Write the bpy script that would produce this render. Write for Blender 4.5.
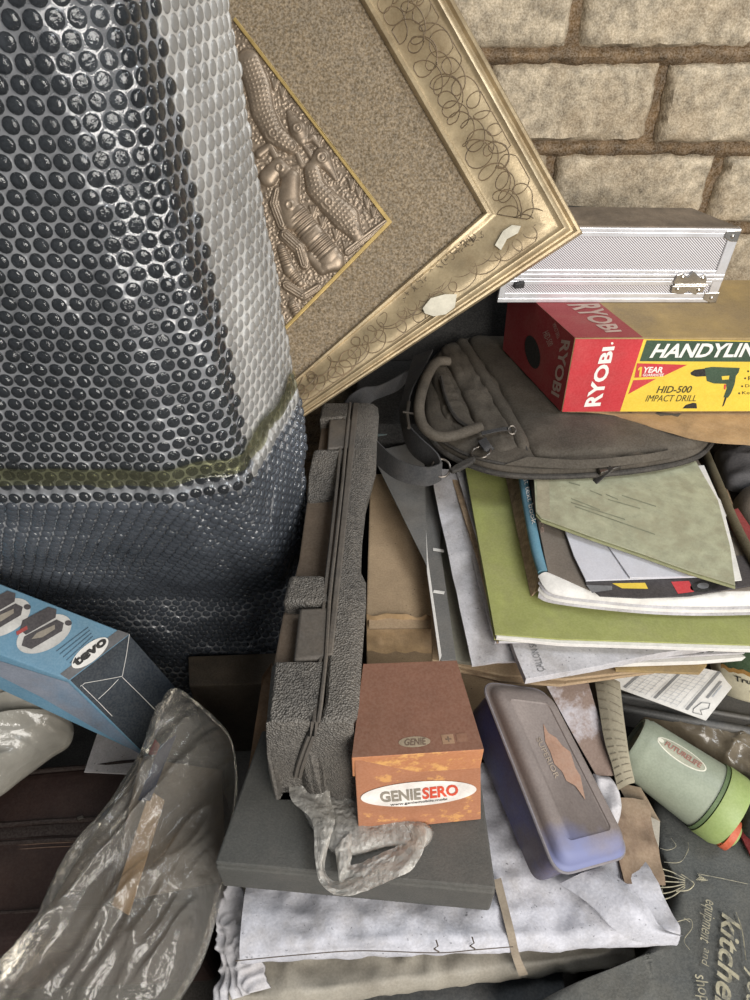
import bpy, bmesh, math, random
import numpy as np
from mathutils import Vector, Matrix, noise
random.seed(7)
C = bpy.context.scene
for o in list(bpy.data.objects): bpy.data.objects.remove(o)
COL = C.collection
R = math.radians
Z = Vector((0, 0, 1))

# ------------------------------------------------------------------ camera, world, light, exposure
TH, F = R(42), 694.44
CAM = Vector((0, 0, 1.05))
cd = bpy.data.cameras.new('camera'); cam = bpy.data.objects.new('camera', cd); COL.objects.link(cam)
cam.location = CAM; cam.rotation_euler = (R(90) - TH, 0, 0)
cd.sensor_fit = 'VERTICAL'; cd.sensor_height = 36; cd.lens = 25.0; cd.clip_start = 0.02
C.camera = cam
w = bpy.data.worlds.new('world'); C.world = w; w.use_nodes = True
bg = w.node_tree.nodes['Background']; bg.inputs[0].default_value = (0.80, 0.90, 1.0, 1); bg.inputs[1].default_value = 0.15
def area(name, loc, target, size, power, col, sy=None):
    l = bpy.data.lights.new(name, 'AREA'); l.energy = power; l.color = col; l.size = size
    if sy: l.shape = 'RECTANGLE'; l.size_y = sy
    o = bpy.data.objects.new(name, l); COL.objects.link(o); o.location = loc
    o.rotation_euler = (Vector(target) - Vector(loc)).to_track_quat('-Z', 'Y').to_euler(); return o
area('daylight_from_doorway', (1.0, -1.35, 1.35), (0.25, 0.8, 0.45), 1.3, 84, (1.0, 0.96, 0.90), 1.9)
area('daylight_from_roof_opening', (1.3, 0.5, 2.7), (0.25, 0.75, 0.4), 0.8, 26, (0.90, 0.95, 1.0), 0.9)
C.view_settings.view_transform = 'Standard'; C.view_settings.look = 'None'
C.view_settings.exposure = 0.0; C.view_settings.gamma = 1.0; C.view_settings.use_curve_mapping = False
C.cycles.use_denoising = True
C.cycles.transparent_max_bounces = 24; C.cycles.max_bounces = 10

# ------------------------------------------------------------------ measuring: a point of the photograph -> a point in the place
cT, sT = math.cos(TH), math.sin(TH)
def ray(px, py):
    dx, dy = (px - 375) / F, (500 - py) / F
    return Vector((dx, cT + sT * dy, -sT + cT * dy))
def U(px, py, z): d = ray(px, py); return CAM + d * (z / d.z)          # at height z below the camera
def UY(px, py, y): d = ray(px, py); return CAM + d * (y / d.y)         # at depth y
def UT(px, py, t): return CAM + ray(px, py) * t
class Plane:
    def __init__(s, a, b, c):
        s.o = Vector(a); s.n = (Vector(b) - s.o).cross(Vector(c) - s.o).normalized()
        if s.n.dot(CAM - s.o) < 0: s.n = -s.n
    def px(s, px, py, eps=0.0):
        d = ray(px, py); t = (s.o - CAM).dot(s.n) / d.dot(s.n)
        return CAM + d * t + s.n * eps

# ------------------------------------------------------------------ materials
def lin(c): return tuple((v / 255 / 12.92 if v / 255 <= 0.04045 else ((v / 255 + 0.055) / 1.055) ** 2.4) for v in c) + (1,)
MATS = {}
def mat(name, col, rough=0.6, metal=0.0, var=0.12, vs=40, dust=None, ds=14, dlo=0.45, dhi=0.7, bump=0.0, bs=300, spec=0.4, speck=0.0, kind='noise', grain=0.06):
    if name in MATS: return MATS[name]
    m = bpy.data.materials.new(name); m.use_nodes = True; MATS[name] = m
    nt = m.node_tree; N = nt.nodes; L = nt.links; b = N['Principled BSDF']
    b.inputs['Roughness'].default_value = rough; b.inputs['Metallic'].default_value = metal
    b.inputs['Specular IOR Level'].default_value = spec
    tc = N.new('ShaderNodeTexCoord')
    def nz(scale, detail=6, rg=0.6):
        n = N.new('ShaderNodeTexNoise'); n.inputs['Scale'].default_value = scale; n.inputs['Detail'].default_value = detail
        n.inputs['Roughness'].default_value = rg; L.new(tc.outputs['Object'], n.inputs['Vector']); return n.outputs['Fac']
    def mix(fac, a, c):
        x = N.new('ShaderNodeMix'); x.data_type = 'RGBA'
        if hasattr(fac, 'links'): L.new(fac, x.inputs[0])
        else: x.inputs[0].default_value = fac
        for s, i in ((a, 6), (c, 7)):
            if hasattr(s, 'links'): L.new(s, x.inputs[i])
            else: x.inputs[i].default_value = s
        return x.outputs[2]
    def ramp(f, lo, hi, top=1.0):
        r = N.new('ShaderNodeMapRange'); r.inputs[1].default_value = lo; r.inputs[2].default_value = hi; r.inputs[4].default_value = top
        L.new(f, r.inputs[0]); return r.outputs[0]
    base = lin(col); dk = tuple(v * (1 - 2.2 * var) if i < 3 else 1 for i, v in enumerate(base)); lt = tuple(min(1, v * (1 + 1.6 * var)) if i < 3 else 1 for i, v in enumerate(base))
    c = mix(ramp(nz(vs), 0.3, 0.7), dk, lt)
    if dust: c = mix(ramp(nz(ds, 8, 0.7), dlo, dhi, dust[1]), c, lin(dust[0]))
    gr = nz(420, 2, 0.5); c = mix(ramp(gr, 0.36, 0.64), mix(grain, c, (0, 0, 0, 1)), mix(grain * 0.35, c, (1, 0.95, 0.86, 1)))
    if speck: c = mix(ramp(nz(260, 3, 0.5), 0.66, 0.74, speck), c, tuple(v * 0.25 for v in base[:3]) + (1,))
    L.new(c, b.inputs['Base Color'])
    if bump:
        bp = N.new('ShaderNodeBump'); bp.inputs['Strength'].default_value = bump; bp.inputs['Distance'].default_value = 0.002
        if kind == 'voronoi':
            v = N.new('ShaderNodeTexVoronoi'); v.inputs['Scale'].default_value = bs; L.new(tc.outputs['Object'], v.inputs['Vector']); h = v.outputs['Distance']
        elif kind == 'weave':
            v = N.new('ShaderNodeTexWave'); v.inputs['Scale'].default_value = bs; v.bands_direction = 'DIAGONAL'; L.new(tc.outputs['Object'], v.inputs['Vector']); h = v.outputs['Fac']
        else: h = nz(bs, 5, 0.6)
        L.new(h, bp.inputs['Height']); L.new(bp.outputs[0], b.inputs['Normal'])
    return m
def film(name, tint, dif, fac, rough=0.12, spec_gain=1.0, bump=0.0, bs=60):
    """thin clear plastic: lets light through, scatters a little, mirrors more at a slant"""
    m = bpy.data.materials.new(name); m.use_nodes = True; MATS[name] = m
    nt = m.node_tree; N = nt.nodes; L = nt.links
    for n in list(N): N.remove(n)
    out = N.new('ShaderNodeOutputMaterial'); tr = N.new('ShaderNodeBsdfTransparent'); tr.inputs[0].default_value = lin(tint)
    df = N.new('ShaderNodeBsdfPrincipled'); df.inputs['Base Color'].default_value = lin(dif); df.inputs['Roughness'].default_value = 0.35; df.inputs['Specular IOR Level'].default_value = 0.5
    gl = N.new('ShaderNodeBsdfGlossy'); gl.inputs['Roughness'].default_value = rough; gl.inputs[0].default_value = (1, 1, 1, 1)
    tc = N.new('ShaderNodeTexCoord'); nz = N.new('ShaderNodeTexNoise'); nz.inputs['Scale'].default_value = 9; nz.inputs['Detail'].default_value = 6; L.new(tc.outputs['Object'], nz.inputs['Vector'])
    mr = N.new('ShaderNodeMapRange'); mr.inputs[1].default_value = 0.3; mr.inputs[2].default_value = 0.7; mr.inputs[3].default_value = fac * 0.65; mr.inputs[4].default_value = min(1, fac * 1.35); L.new(nz.outputs['Fac'], mr.inputs[0])
    m1 = N.new('ShaderNodeMixShader'); L.new(mr.outputs[0], m1.inputs[0]); L.new(tr.outputs[0], m1.inputs[1]); L.new(df.outputs[0], m1.inputs[2])
    lw = N.new('ShaderNodeFresnel'); lw.inputs[0].default_value = 1.45
    mu = N.new('ShaderNodeMath'); mu.operation = 'MULTIPLY'; mu.inputs[1].default_value = spec_gain; mu.use_clamp = True; L.new(lw.outputs[0], mu.inputs[0])
    m2 = N.new('ShaderNodeMixShader'); L.new(mu.outputs[0], m2.inputs[0]); L.new(m1.outputs[0], m2.inputs[1]); L.new(gl.outputs[0], m2.inputs[2]); L.new(m2.outputs[0], out.inputs[0])
    if bump:
        n2 = N.new('ShaderNodeTexNoise'); n2.inputs['Scale'].default_value = bs; n2.inputs['Detail'].default_value = 4; L.new(tc.outputs['Object'], n2.inputs['Vector'])
        bp = N.new('ShaderNodeBump'); bp.inputs['Strength'].default_value = bump; bp.inputs['Distance'].default_value = 0.004; L.new(n2.outputs['Fac'], bp.inputs['Height'])
        L.new(bp.outputs[0], gl.inputs['Normal']); L.new(bp.outputs[0], df.inputs['Normal'])
    return m
DUST = (150, 135, 115)

# ------------------------------------------------------------------ things, parts, mesh building
def props(o, label, cat, group=None, kind=None):
    if label: o['label'] = label
    if cat: o['category'] = cat
    if group: o['group'] = group
    if kind: o['kind'] = kind
    return o
def thing(name, label, cat, loc, group=None):
    o = bpy.data.objects.new(name, None); COL.objects.link(o); o.location = loc; o.empty_display_size = 0.05
    return props(o, label, cat, group)
def origin_of(p):
    v = Vector((0, 0, 0))
    while p is not None: v += Vector(p.location); p = p.parent
    return v
class MB:
    def __init__(s): s.v = []; s.f = []; s.m = []
    def add(s, vs, fs, mi=0):
        k = len(s.v); s.v += [Vector(a) for a in vs]; s.f += [[i + k for i in f] for f in fs]; s.m += [mi] * len(fs); return s
    def poly(s, pts, mi=0): return s.add(pts, [list(range(len(pts)))], mi)
    def prism(s, top, vec, mi=0):
        n = len(top); vec = Vector(vec); vs = list(top) + [Vector(p) + vec for p in top]
        return s.add(vs, [list(range(n)), list(range(2 * n - 1, n - 1, -1))] + [[i, (i + 1) % n, n + (i + 1) % n, n + i] for i in range(n)], mi)
    def loft(s, a, b, mi=0):
        n = len(a)
        return s.add(list(a) + list(b), [list(range(n)), list(range(2 * n - 1, n - 1, -1))] + [[i, (i + 1) % n, n + (i + 1) % n, n + i] for i in range(n)], mi)
    def grid(s, rows, mi=0, cu=False, cv=False):
        nr, nc = len(rows), len(rows[0]); vs = [p for r in rows for p in r]; fs = []
        for i in range(nr if cv else nr - 1):
            for j in range(nc if cu else nc - 1):
                i2, j2 = (i + 1) % nr, (j + 1) % nc
                fs.append([i * nc + j, i * nc + j2, i2 * nc + j2, i2 * nc + j])
        return s.add(vs, fs, mi)
    def tube(s, path, r, seg=6, closed=False, mi=0, flat=1.0, up=None):
        path = [Vector(p) for p in path]; n = len(path); rows = []
        ref = up or Vector((0.31, 0.17, 0.93))
        for i, p in enumerate(path):
            a = path[(i - 1) % n] if closed or i else path[0]; b = path[(i + 1) % n] if closed or i < n - 1 else path[-1]
            t = (b - a).normalized(); x = t.cross(ref)
            if x.length < 1e-4: x = t.cross(Vector((1, 0, 0)))
            x.normalize(); y = x.cross(t); rr = r[i] if isinstance(r, (list, tuple)) else r
            rows.append([p + x * (math.cos(2 * math.pi * k / seg) * rr) + y * (math.sin(2 * math.pi * k / seg) * rr * flat) for k in range(seg)])
        k = len(s.v); s.grid(rows, mi, cu=True, cv=closed)
        if not closed: s.f += [[k + j for j in range(seg)][::-1], [k + (n - 1) * seg + j for j in range(seg)]]; s.m += [mi, mi]
        return s
    def lathe(s, prof, o, axis, seg=40, mi=0, cap=True):
        axis = Vector(axis).normalized(); x = axis.orthogonal().normalized(); y = axis.cross(x); o = Vector(o)
        rows = [[o + axis * h + x * (math.cos(2 * math.pi * k / seg) * r) + y * (math.sin(2 * math.pi * k / seg) * r) for k in range(seg)] for r, h in prof]
        k = len(s.v); s.grid(rows, mi, cu=True)
        if cap:
            n = len(prof); s.f += [[k + j for j in range(seg)][::-1], [k + (n - 1) * seg + j for j in range(seg)]]; s.m += [mi, mi]
        return s
    def sheet(s, A, B, Cc, D, th, nu=14, nv=14, disp=None, mi=0, down=None):
        """A B C D = far-left, far-right, near-right, near-left; a sheet with real thickness"""
        A, B, Cc, D = map(Vector, (A, B, Cc, D)); n = (B - A).cross(D - A).normalized()
        if n.z < 0: n = -n
        dn = Vector(down) if down is not None else -n * th
        top = []
        for i in range(nv + 1):
            v = i / nv; row = []
            for j in range(nu + 1):
                u = j / nu; p = (A * (1 - u) + B * u) * (1 - v) + (D * (1 - u) + Cc * u) * v
                if disp: p = p + n * disp(u, v, p)
                row.append(p)
            top.append(row)
        ring = top[0] + [r[-1] for r in top[1:]] + top[-1][-2::-1] + [r[0] for r in top[-2:0:-1]]
        s.grid(top, mi); s.grid([[p + dn for p in r] for r in top], mi)
        m = len(ring)
        return s.add(ring + [p + dn for p in ring], [[i, (i + 1) % m, m + (i + 1) % m, m + i] for i in range(m)], mi)
    def pillow(s, outline, Ht, Hb, N=110, M=16, e=2.6, amp=0.0, sc=30, amp2=0.0, sc2=80, mi=0, seed=0, up=Z, center=None, ridged=True, ax=None, st=4.0):
        """soft closed bag: an outline puffed up by Ht above and Hb below, with folds"""
        ol = spline(outline, N, True); n = len(ol); c = Vector(center) if center else sum(ol, Vector()) / n
        off = Vector((seed * 7.3, seed * 3.1, seed * 1.7))
        def dp(p, k):
            if not amp and not amp2: return 0
            if ax is not None: p = p - ax * (p.dot(ax) * (1 - 1 / st))
            a = noise.noise(p * sc + off); a = (1 - 2 * abs(a)) if ridged else a
            b = noise.noise(p * sc2 - off); b = (1 - 2 * abs(b)) if ridged else b
            return (a * amp + b * amp2) * k
        tops = []; bots = []
        for i in range(M + 1):
            r = i / M
            k = max(0.0, 1 - r ** e) ** 0.5
            t = []; bb = []
            for p in ol:
                q = c + (p - c) * r
                t.append(q + up * (Ht * k + dp(q, min(1, k * 1.5)))); bb.append(q - up * (Hb * k))
            tops.append(t); bots.append(bb)
        s.grid(tops, mi, cu=True); s.grid(bots, mi, cu=True); return s
    def build(s, name, mats, parent=None, label=None, cat=None, group=None, kind=None, bevel=0, seg=2, smooth=False, ang=40, sub=0, solid=0):
        if not isinstance(mats, (list, tuple)): mats = [mats]
        if parent is None:
            xs = [v.x for v in s.v]; ys = [v.y for v in s.v]; o0 = Vector(((min(xs) + max(xs)) / 2, (min(ys) + max(ys)) / 2, min(v.z for v in s.v)))
        else: o0 = origin_of(parent)
        me = bpy.data.meshes.new(name); me.from_pydata([v - o0 for v in s.v], [], s.f)
        for m in mats: me.materials.append(m)
        me.polygons.foreach_set('material_index', s.m)
        bm = bmesh.new(); bm.from_mesh(me); bmesh.ops.remove_doubles(bm, verts=bm.verts, dist=1e-6); bmesh.ops.recalc_face_normals(bm, faces=bm.faces)
        bm.to_mesh(me); bm.free()
        if smooth:
            me.shade_smooth()
            if ang < 180: me.set_sharp_from_angle(angle=R(ang))
        o = bpy.data.objects.new(name, me); COL.objects.link(o)
        if parent is None: o.location = o0
        else: o.parent = parent
        if bevel:
            b = o.modifiers.new('bevel', 'BEVEL'); b.width = bevel; b.segments = seg; b.limit_method = 'ANGLE'; b.angle_limit = R(35)
        if sub:
            b = o.modifiers.new('sub', 'SUBSURF'); b.levels = sub; b.render_levels = sub
        return props(o, label, cat, group, kind)
def spline(pts, n, closed=False):
    pts = [Vector(p) for p in pts]; m = len(pts); out = []
    segs = m if closed else m - 1
    for i in range(n):
        t = i / n * segs if closed else i / (n - 1) * segs
        k = min(int(t), segs - 1); f = t - k
        g = (lambda j: pts[j % m]) if closed else (lambda j: pts[max(0, min(m - 1, j))])
        a, b, c, d = g(k - 1), g(k), g(k + 1), g(k + 2)
        out.append(0.5 * ((2 * b) + (c - a) * f + (2 * a - 5 * b + 4 * c - d) * f * f + (3 * b - a - 3 * c + d) * f ** 3))
    return out
def ribbon(mb, A, B, th, n=40, mi=0):
    A = spline(A, n); B = spline(B, n); rows = []
    for i in range(n):
        t = (A[min(i + 1, n - 1)] - A[max(i - 1, 0)]); nn = t.cross(B[i] - A[i]).normalized() * (th / 2)
        mA, mB = A[i], B[i]
        rows.append([mA + nn, mB + nn, mB - nn, mA - nn])
    k = len(mb.v); mb.grid(rows, mi, cu=True); mb.f += [[k, k + 1, k + 2, k + 3], [k + 4 * (n - 1) + j for j in (3, 2, 1, 0)]]; mb.m += [mi, mi]
    return mb
_tc = {}
def text_geo(body, shear=0.0, bold=0.0, fit=None):
    key = (body, shear, bold)
    if key not in _tc:
        cu = bpy.data.curves.new('t', 'FONT'); cu.body = body; cu.shear = shear; cu.offset = bold; cu.size = 1; cu.resolution_u = 3; cu.fill_mode = 'FRONT'
        o = bpy.data.objects.new('t', cu); COL.objects.link(o); bpy.context.view_layer.update()
        me = bpy.data.meshes.new_from_object(o.evaluated_get(bpy.context.evaluated_depsgraph_get()))
        vs = [v.co.copy() for v in me.vertices]; fs = [list(p.vertices) for p in me.polygons]
        bpy.data.objects.remove(o); bpy.data.meshes.remove(me)
        x0, x1 = min(v.x for v in vs), max(v.x for v in vs); y0, y1 = min(v.y for v in vs), max(v.y for v in vs)
        _tc[key] = ([((v.x - x0) / (x1 - x0), (v.y - y0) / (y1 - y0)) for v in vs], fs)
    return _tc[key]
def text_on(mb, body, TL, TR, BR, BL, shear=0.0, bold=0.0, mi=0):
    vs, fs = text_geo(body, shear, bold); out = []
    for a, b in vs: out.append((BL * (1 - a) + BR * a) * (1 - b) + (TL * (1 - a) + TR * a) * b)
    return mb.add(out, fs, mi)
def text_px(mb, body, plane, q, eps=0.0006, **k):
    """q: TL, TR, BR, BL of the lettering as seen in the photograph, thrown onto the plane of the face it is printed on"""
    return text_on(mb, body, *[plane.px(x, y, eps) for x, y in q], **k)
def poly_px(mb, plane, pts, eps=0.0004, mi=0): return mb.poly([plane.px(x, y, eps) for x, y in pts], mi)
def ell(cx, cy, rx, ry, rot=0, n=36):
    r = R(rot); return [(cx + rx * math.cos(a) * math.cos(r) - ry * math.sin(a) * math.sin(r), cy + rx * math.cos(a) * math.sin(r) + ry * math.sin(a) * math.cos(r)) for a in [2 * math.pi * i / n for i in range(n)]]
def nz(p, s, seed=0): return noise.noise(Vector(p) * s + Vector((seed * 3.3, seed * 1.9, seed)))
def rg(p, s, seed=0): return 1 - 2 * abs(nz(p, s, seed))
# ------------------------------------------------------------------ the setting: block wall and ground
M_brick = mat('cement_brick', (184, 169, 145), 0.95, grain=0.25, var=0.22, vs=70, dust=((150, 126, 94), 0.6), ds=9, dlo=0.45, dhi=0.7, bump=1.0, bs=210, spec=0.1, speck=0.6)
M_mort = mat('mortar', (110, 88, 62), 0.95, grain=0.25, var=0.25, vs=50, bump=1.0, bs=120, spec=0.1)
M_floor = mat('ground', (58, 54, 50), 0.9, var=0.2, vs=20, bump=0.5, bs=60)
WY = 1.08
def make_wall():
    mb = MB()
    mb.prism([Vector((-2.2, WY + 0.014, 2.6)), Vector((2.2, WY + 0.014, 2.6)), Vector((2.2, WY + 0.014, 0)), Vector((-2.2, WY + 0.014, 0))], (0, 0.12, 0), 1)
    zj = [UY(600, 57, WY).z, UY(600, 150, WY).z]; ch = zj[0] - zj[1]
    xA = UY(577, 25, WY).x; xB = UY(659, 105, WY).x; xC = UY(714, 185, WY).x; L = 0.245
    rnd = random.Random(3)
    k = -14
    for row in range(-6, 9):
        zt = zj[0] + ch * row if False else zj[0] - ch * row
        x0 = (xC if row % 2 else xB)
        if row == -1: x0 = xA
        g = 0.007
        for i in range(-5, 5):
            xa, xb = x0 + i * L + g, x0 + (i + 1) * L - g; za, zb = zt - g, zt - ch + g
            if xb < -0.9 or xa > 1.4 or za < 0.35: continue
            sk = rnd.uniform(-0.004, 0.004); pr = rnd.uniform(-0.004, 0.003); n1, n2 = 26, 12; rows = []
            for a in range(n2 + 1):
                r_ = []
                for b in range(n1 + 1):
                    u, v = b / n1, a / n2; x = xa + (xb - xa) * u + sk * (v - 0.5); z = zb + (za - zb) * v
                    ed = min(min(u, 1 - u) * (xb - xa), min(v, 1 - v) * (za - zb)); rd = max(0, 1 - ed / 0.010)
                    p = Vector((x, WY + pr, z)); q = p * 1.0
                    wob = 0.0035 * nz(p, 60, 1)
                    y = WY + pr + 0.014 * rd * rd + 0.0030 * nz(p, 45, 2) + 0.0026 * nz(p, 130, 3)
                    r_.append(Vector((x + (wob if rd > 0 else 0), y, z + (0.0035 * nz(p, 55, 5) if rd > 0 else 0))))
                rows.append(r_)
            mb.grid(rows, 0)
            ring = rows[0] + [r[-1] for r in rows[1:]] + rows[-1][-2::-1] + [r[0] for r in rows[-2:0:-1]]; m = len(ring)
            mb.add(ring + [Vector((p.x, WY + 0.03, p.z)) for p in ring], [[j, (j + 1) % m, m + (j + 1) % m, m + j] for j in range(m)], 0)
    # rough beds of mortar that bulge out of the joints
    for row in range(-4, 8):
        zt = zj[0] - ch * row
        rows = []
        for a in range(7):
            r_ = []
            for b in range(221):
                x = -0.9 + 2.3 * b / 220; v = a / 6; p = Vector((x, 0.3, zt))
                h = 0.013 + 0.008 * nz(p, 40, 9 + row); z = zt + (v - 0.5) * 2 * h
                y = WY + 0.014 - math.sin(v * math.pi) * (0.013 + 0.009 * nz(Vector((x, z, row)), 60, 4) + 0.005 * nz(Vector((x, z, row)), 150, 4)); r_.append(Vector((x, y, z)))
            rows.append(r_)
        mb.grid(rows, 1)
    o = mb.build('wall_back', [M_brick, M_mort], smooth=True, ang=60, kind='structure'); return o
make_wall()
MB().prism([Vector((-2.2, -0.8, 0)), Vector((2.2, -0.8, 0)), Vector((2.2, 1.2, 0)), Vector((-2.2, 1.2, 0))], (0, 0, -0.05)).build('floor', M_floor, kind='structure')

# ------------------------------------------------------------------ bubble wrapped box
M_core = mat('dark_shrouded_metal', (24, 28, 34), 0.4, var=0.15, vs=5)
M_film = film('bubble_film', (215, 218, 222), (176, 178, 182), 0.42, 0.16, 1.5, bump=0.25, bs=120)
M_bub = film('bubble_dome', (205, 210, 216), (170, 176, 182), 0.05, 0.05, 1.25, bump=0.22, bs=330)
M_tape = film('packing_tape', (222, 222, 196), (150, 150, 122), 0.10, 0.12, 1.1, bump=0.5, bs=90)
SEAM = 1.05 - 0.42
def path_at(z, u):
    """u = running length along the wrap: left end of the front, round the corner, along the right side, round the back"""
    h = z - SEAM
    inn = 0.0
    if h < 0: inn = -0.012 + min(1, -h / 0.32) * 0.150; inn = inn if h < -0.02 else inn * (-h / 0.02)
    fx0, fx1, fy = -0.62, -0.122, 0.497 + inn
    ex = 0.010 * max(0, -h) - 0.028 * min(1.3, max(0, h) / 0.4)       # the side leans a little outward towards the foot
    P = [Vector((fx0, fy - 0.012, z)), Vector((-0.186 + ex * 0.2, fy - 0.012, z)), Vector((-0.172 + ex * 0.2, fy - 0.0045, z)), Vector((fx1 - 0.016 + ex, fy + 0.002, z)), Vector((fx1 - 0.004 + ex, fy + 0.009, z)), Vector((fx1 + 0.001 + ex, fy + 0.026, z)), Vector((-0.094 + ex * 1.1, 0.615 + inn * 0.5, z)),
         Vector((-0.088 + ex, 0.655, z)), Vector((-0.105 + ex, 0.672, z)), Vector((-0.16 + ex, 0.680, z))]
    d = 0
    for a, b in zip(P, P[1:]):
        l = (b - a).length
        if d + l >= u: return a + (b - a) * ((u - d) / l)
        d += l
    return P[-1]
def wrap_pt(u, z):
    p = (path_at(z, u - 0.006) + path_at(z, u) * 2 + path_at(z, u + 0.006)) / 4
    d = (path_at(z, u + 0.012) - path_at(z, u - 0.012)).normalized(); n = Vector((d.y, -d.x, 0))
    a = 0.0035 * nz(p, 9, 1) + 0.0022 * nz(p, 22, 2) + 0.0014 * rg(p, 30, 3)
    if z < SEAM: a += 0.006 * nz(p, 11, 4) + 0.002 * rg(p, 24, 6)
    return p + n * a, n
def make_bubble_box():
    t = thing('wrapped_box', 'tall dark box standing wrapped in clear bubble wrap with crushed shiny bubbles', 'wrapped box', (-0.36, 0.58, 0))
    U1 = 0.80; zlo, zhi = 0.0, 1.42
    core = MB()
    zs = [0.0, SEAM - 0.45, SEAM - 0.33, SEAM - 0.1, SEAM - 0.02, SEAM + 0.01, SEAM + 0.3, zhi - 0.01]
    us = [0.0, 0.1, 0.2, 0.3, 0.4, 0.45, 0.47, 0.49, 0.51, 0.53, 0.56, 0.60, 0.64, 0.67, 0.69, 0.72, 0.75]
    rows = [[path_at(z, u) + Vector((-0.007, 0.009, 0)) for u in us] + [Vector((-0.62, 0.676, z))] for z in zs]
    core.grid(rows, 0, cu=True); n = len(rows[0]); k = 0
    core.f += [list(range(n))[::-1], [(len(zs) - 1) * n + j for j in range(n)]]; core.m += [0, 0]
    ns_ = len(us); 
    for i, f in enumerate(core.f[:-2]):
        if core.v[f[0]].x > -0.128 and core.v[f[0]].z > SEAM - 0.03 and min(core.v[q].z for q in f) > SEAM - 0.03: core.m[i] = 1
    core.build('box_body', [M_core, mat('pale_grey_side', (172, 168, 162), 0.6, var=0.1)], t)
    # bubble wrap: hexagonal cells, a ring of flat film round each shallow air bubble, some bubbles squashed
    sp = 0.0128; rnd = random.Random(5); vs = []; fs = []; fv = []; ff = []; lowf = []; ringf = []
    S = 12; hexr = [(sp / 2) / math.cos(R((30 * q + 30) % 60 - 30)) for q in range(S)]
    row = 0; z = 0.012
    while z < zhi:
        u = 0.14 + (sp / 2 if row % 2 else 0)
        while u < U1 - 0.03:
            c, n = wrap_pt(u, z)
            d = Vector((-n.y, n.x, 0)); up = Vector((0, 0, 1))
            edge = (0.432 < u < 0.458) or (0.488 < u < 0.506)
            h = 0.0034 * rnd.uniform(0.75, 1.1); r0 = 0.0057; sq = rnd.random() < (0.8 if edge and z > SEAM else 0.14)
            if edge and z > SEAM: h *= 0.45
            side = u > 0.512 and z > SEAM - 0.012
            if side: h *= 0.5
            tx, tz = rnd.uniform(-1, 1) * (0.35 if sq else 0.10), rnd.uniform(-1, 1) * (0.35 if sq else 0.10)
            kf = len(fv)
            for q in range(S):
                a = 2 * math.pi * q / S; fv.append(wrap_pt(u + math.cos(a) * hexr[q], z + math.sin(a) * hexr[q])[0])
            base = [c + d * (math.cos(2 * math.pi * q / S) * r0) + up * (math.sin(2 * math.pi * q / S) * r0) for q in range(S)]
            fv += [p + n * 0.0002 for p in base]
            for q in range(S): ff.append([kf + q, kf + (q + 1) % S, kf + S + (q + 1) % S, kf + S + q])
            k = len(vs)
            for rr, hh in ((1.0, 0.0), (0.93, 0.5), (0.72, 0.83), (0.36, 0.98)):
                for q in range(S):
                    a = 2 * math.pi * q / S; x, y = math.cos(a) * rr, math.sin(a) * rr
                    hz = h * hh * (1 + tx * x + tz * y + (rnd.uniform(-0.30, 0.15) if sq else 0)); vs.append(c + d * (x * r0) + up * (y * r0) + n * hz)
            vs.append(c + n * h * (0.8 if sq else 1.0))
            for a in range(3):
                for q in range(S): fs.append([k + a * S + q, k + a * S + (q + 1) % S, k + (a + 1) * S + (q + 1) % S, k + (a + 1) * S + q])
            for q in range(S): fs.append([k + 3 * S + q, k + 3 * S + (q + 1) % S, k + 4 * S])
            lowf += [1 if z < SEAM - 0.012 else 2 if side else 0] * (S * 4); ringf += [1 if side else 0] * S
            u += sp
        z += sp * 0.866; row += 1
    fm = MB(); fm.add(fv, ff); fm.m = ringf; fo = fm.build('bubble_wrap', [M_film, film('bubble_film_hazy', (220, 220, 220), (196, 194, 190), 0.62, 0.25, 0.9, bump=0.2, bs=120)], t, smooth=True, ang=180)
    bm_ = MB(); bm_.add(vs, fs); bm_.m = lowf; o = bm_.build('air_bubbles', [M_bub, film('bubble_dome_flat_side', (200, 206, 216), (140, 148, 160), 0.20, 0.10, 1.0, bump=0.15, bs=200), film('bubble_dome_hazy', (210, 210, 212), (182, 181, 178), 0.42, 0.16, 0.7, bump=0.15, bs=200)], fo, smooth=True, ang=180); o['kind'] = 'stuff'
    tp = MB(); rows = []
    for i in range(7):
        r_ = []
        for j in range(91):
            u = 0.2 + 0.44 * j / 90; z = SEAM + 0.006 + 0.020 * i / 6 + 0.006 * nz(Vector((u * 25, i * 0.3, 1)), 1)
            c, n = wrap_pt(u, z); r_.append(c + n * (0.0045 + 0.0016 * rg(Vector((u * 60, i * 0.5, 0)), 1)))
        rows.append(r_)
    tp.grid(rows); tp.build('packing_tape', M_tape, t, smooth=True, ang=180, label='yellowish clear tape around the seam')
make_bubble_box()

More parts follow.
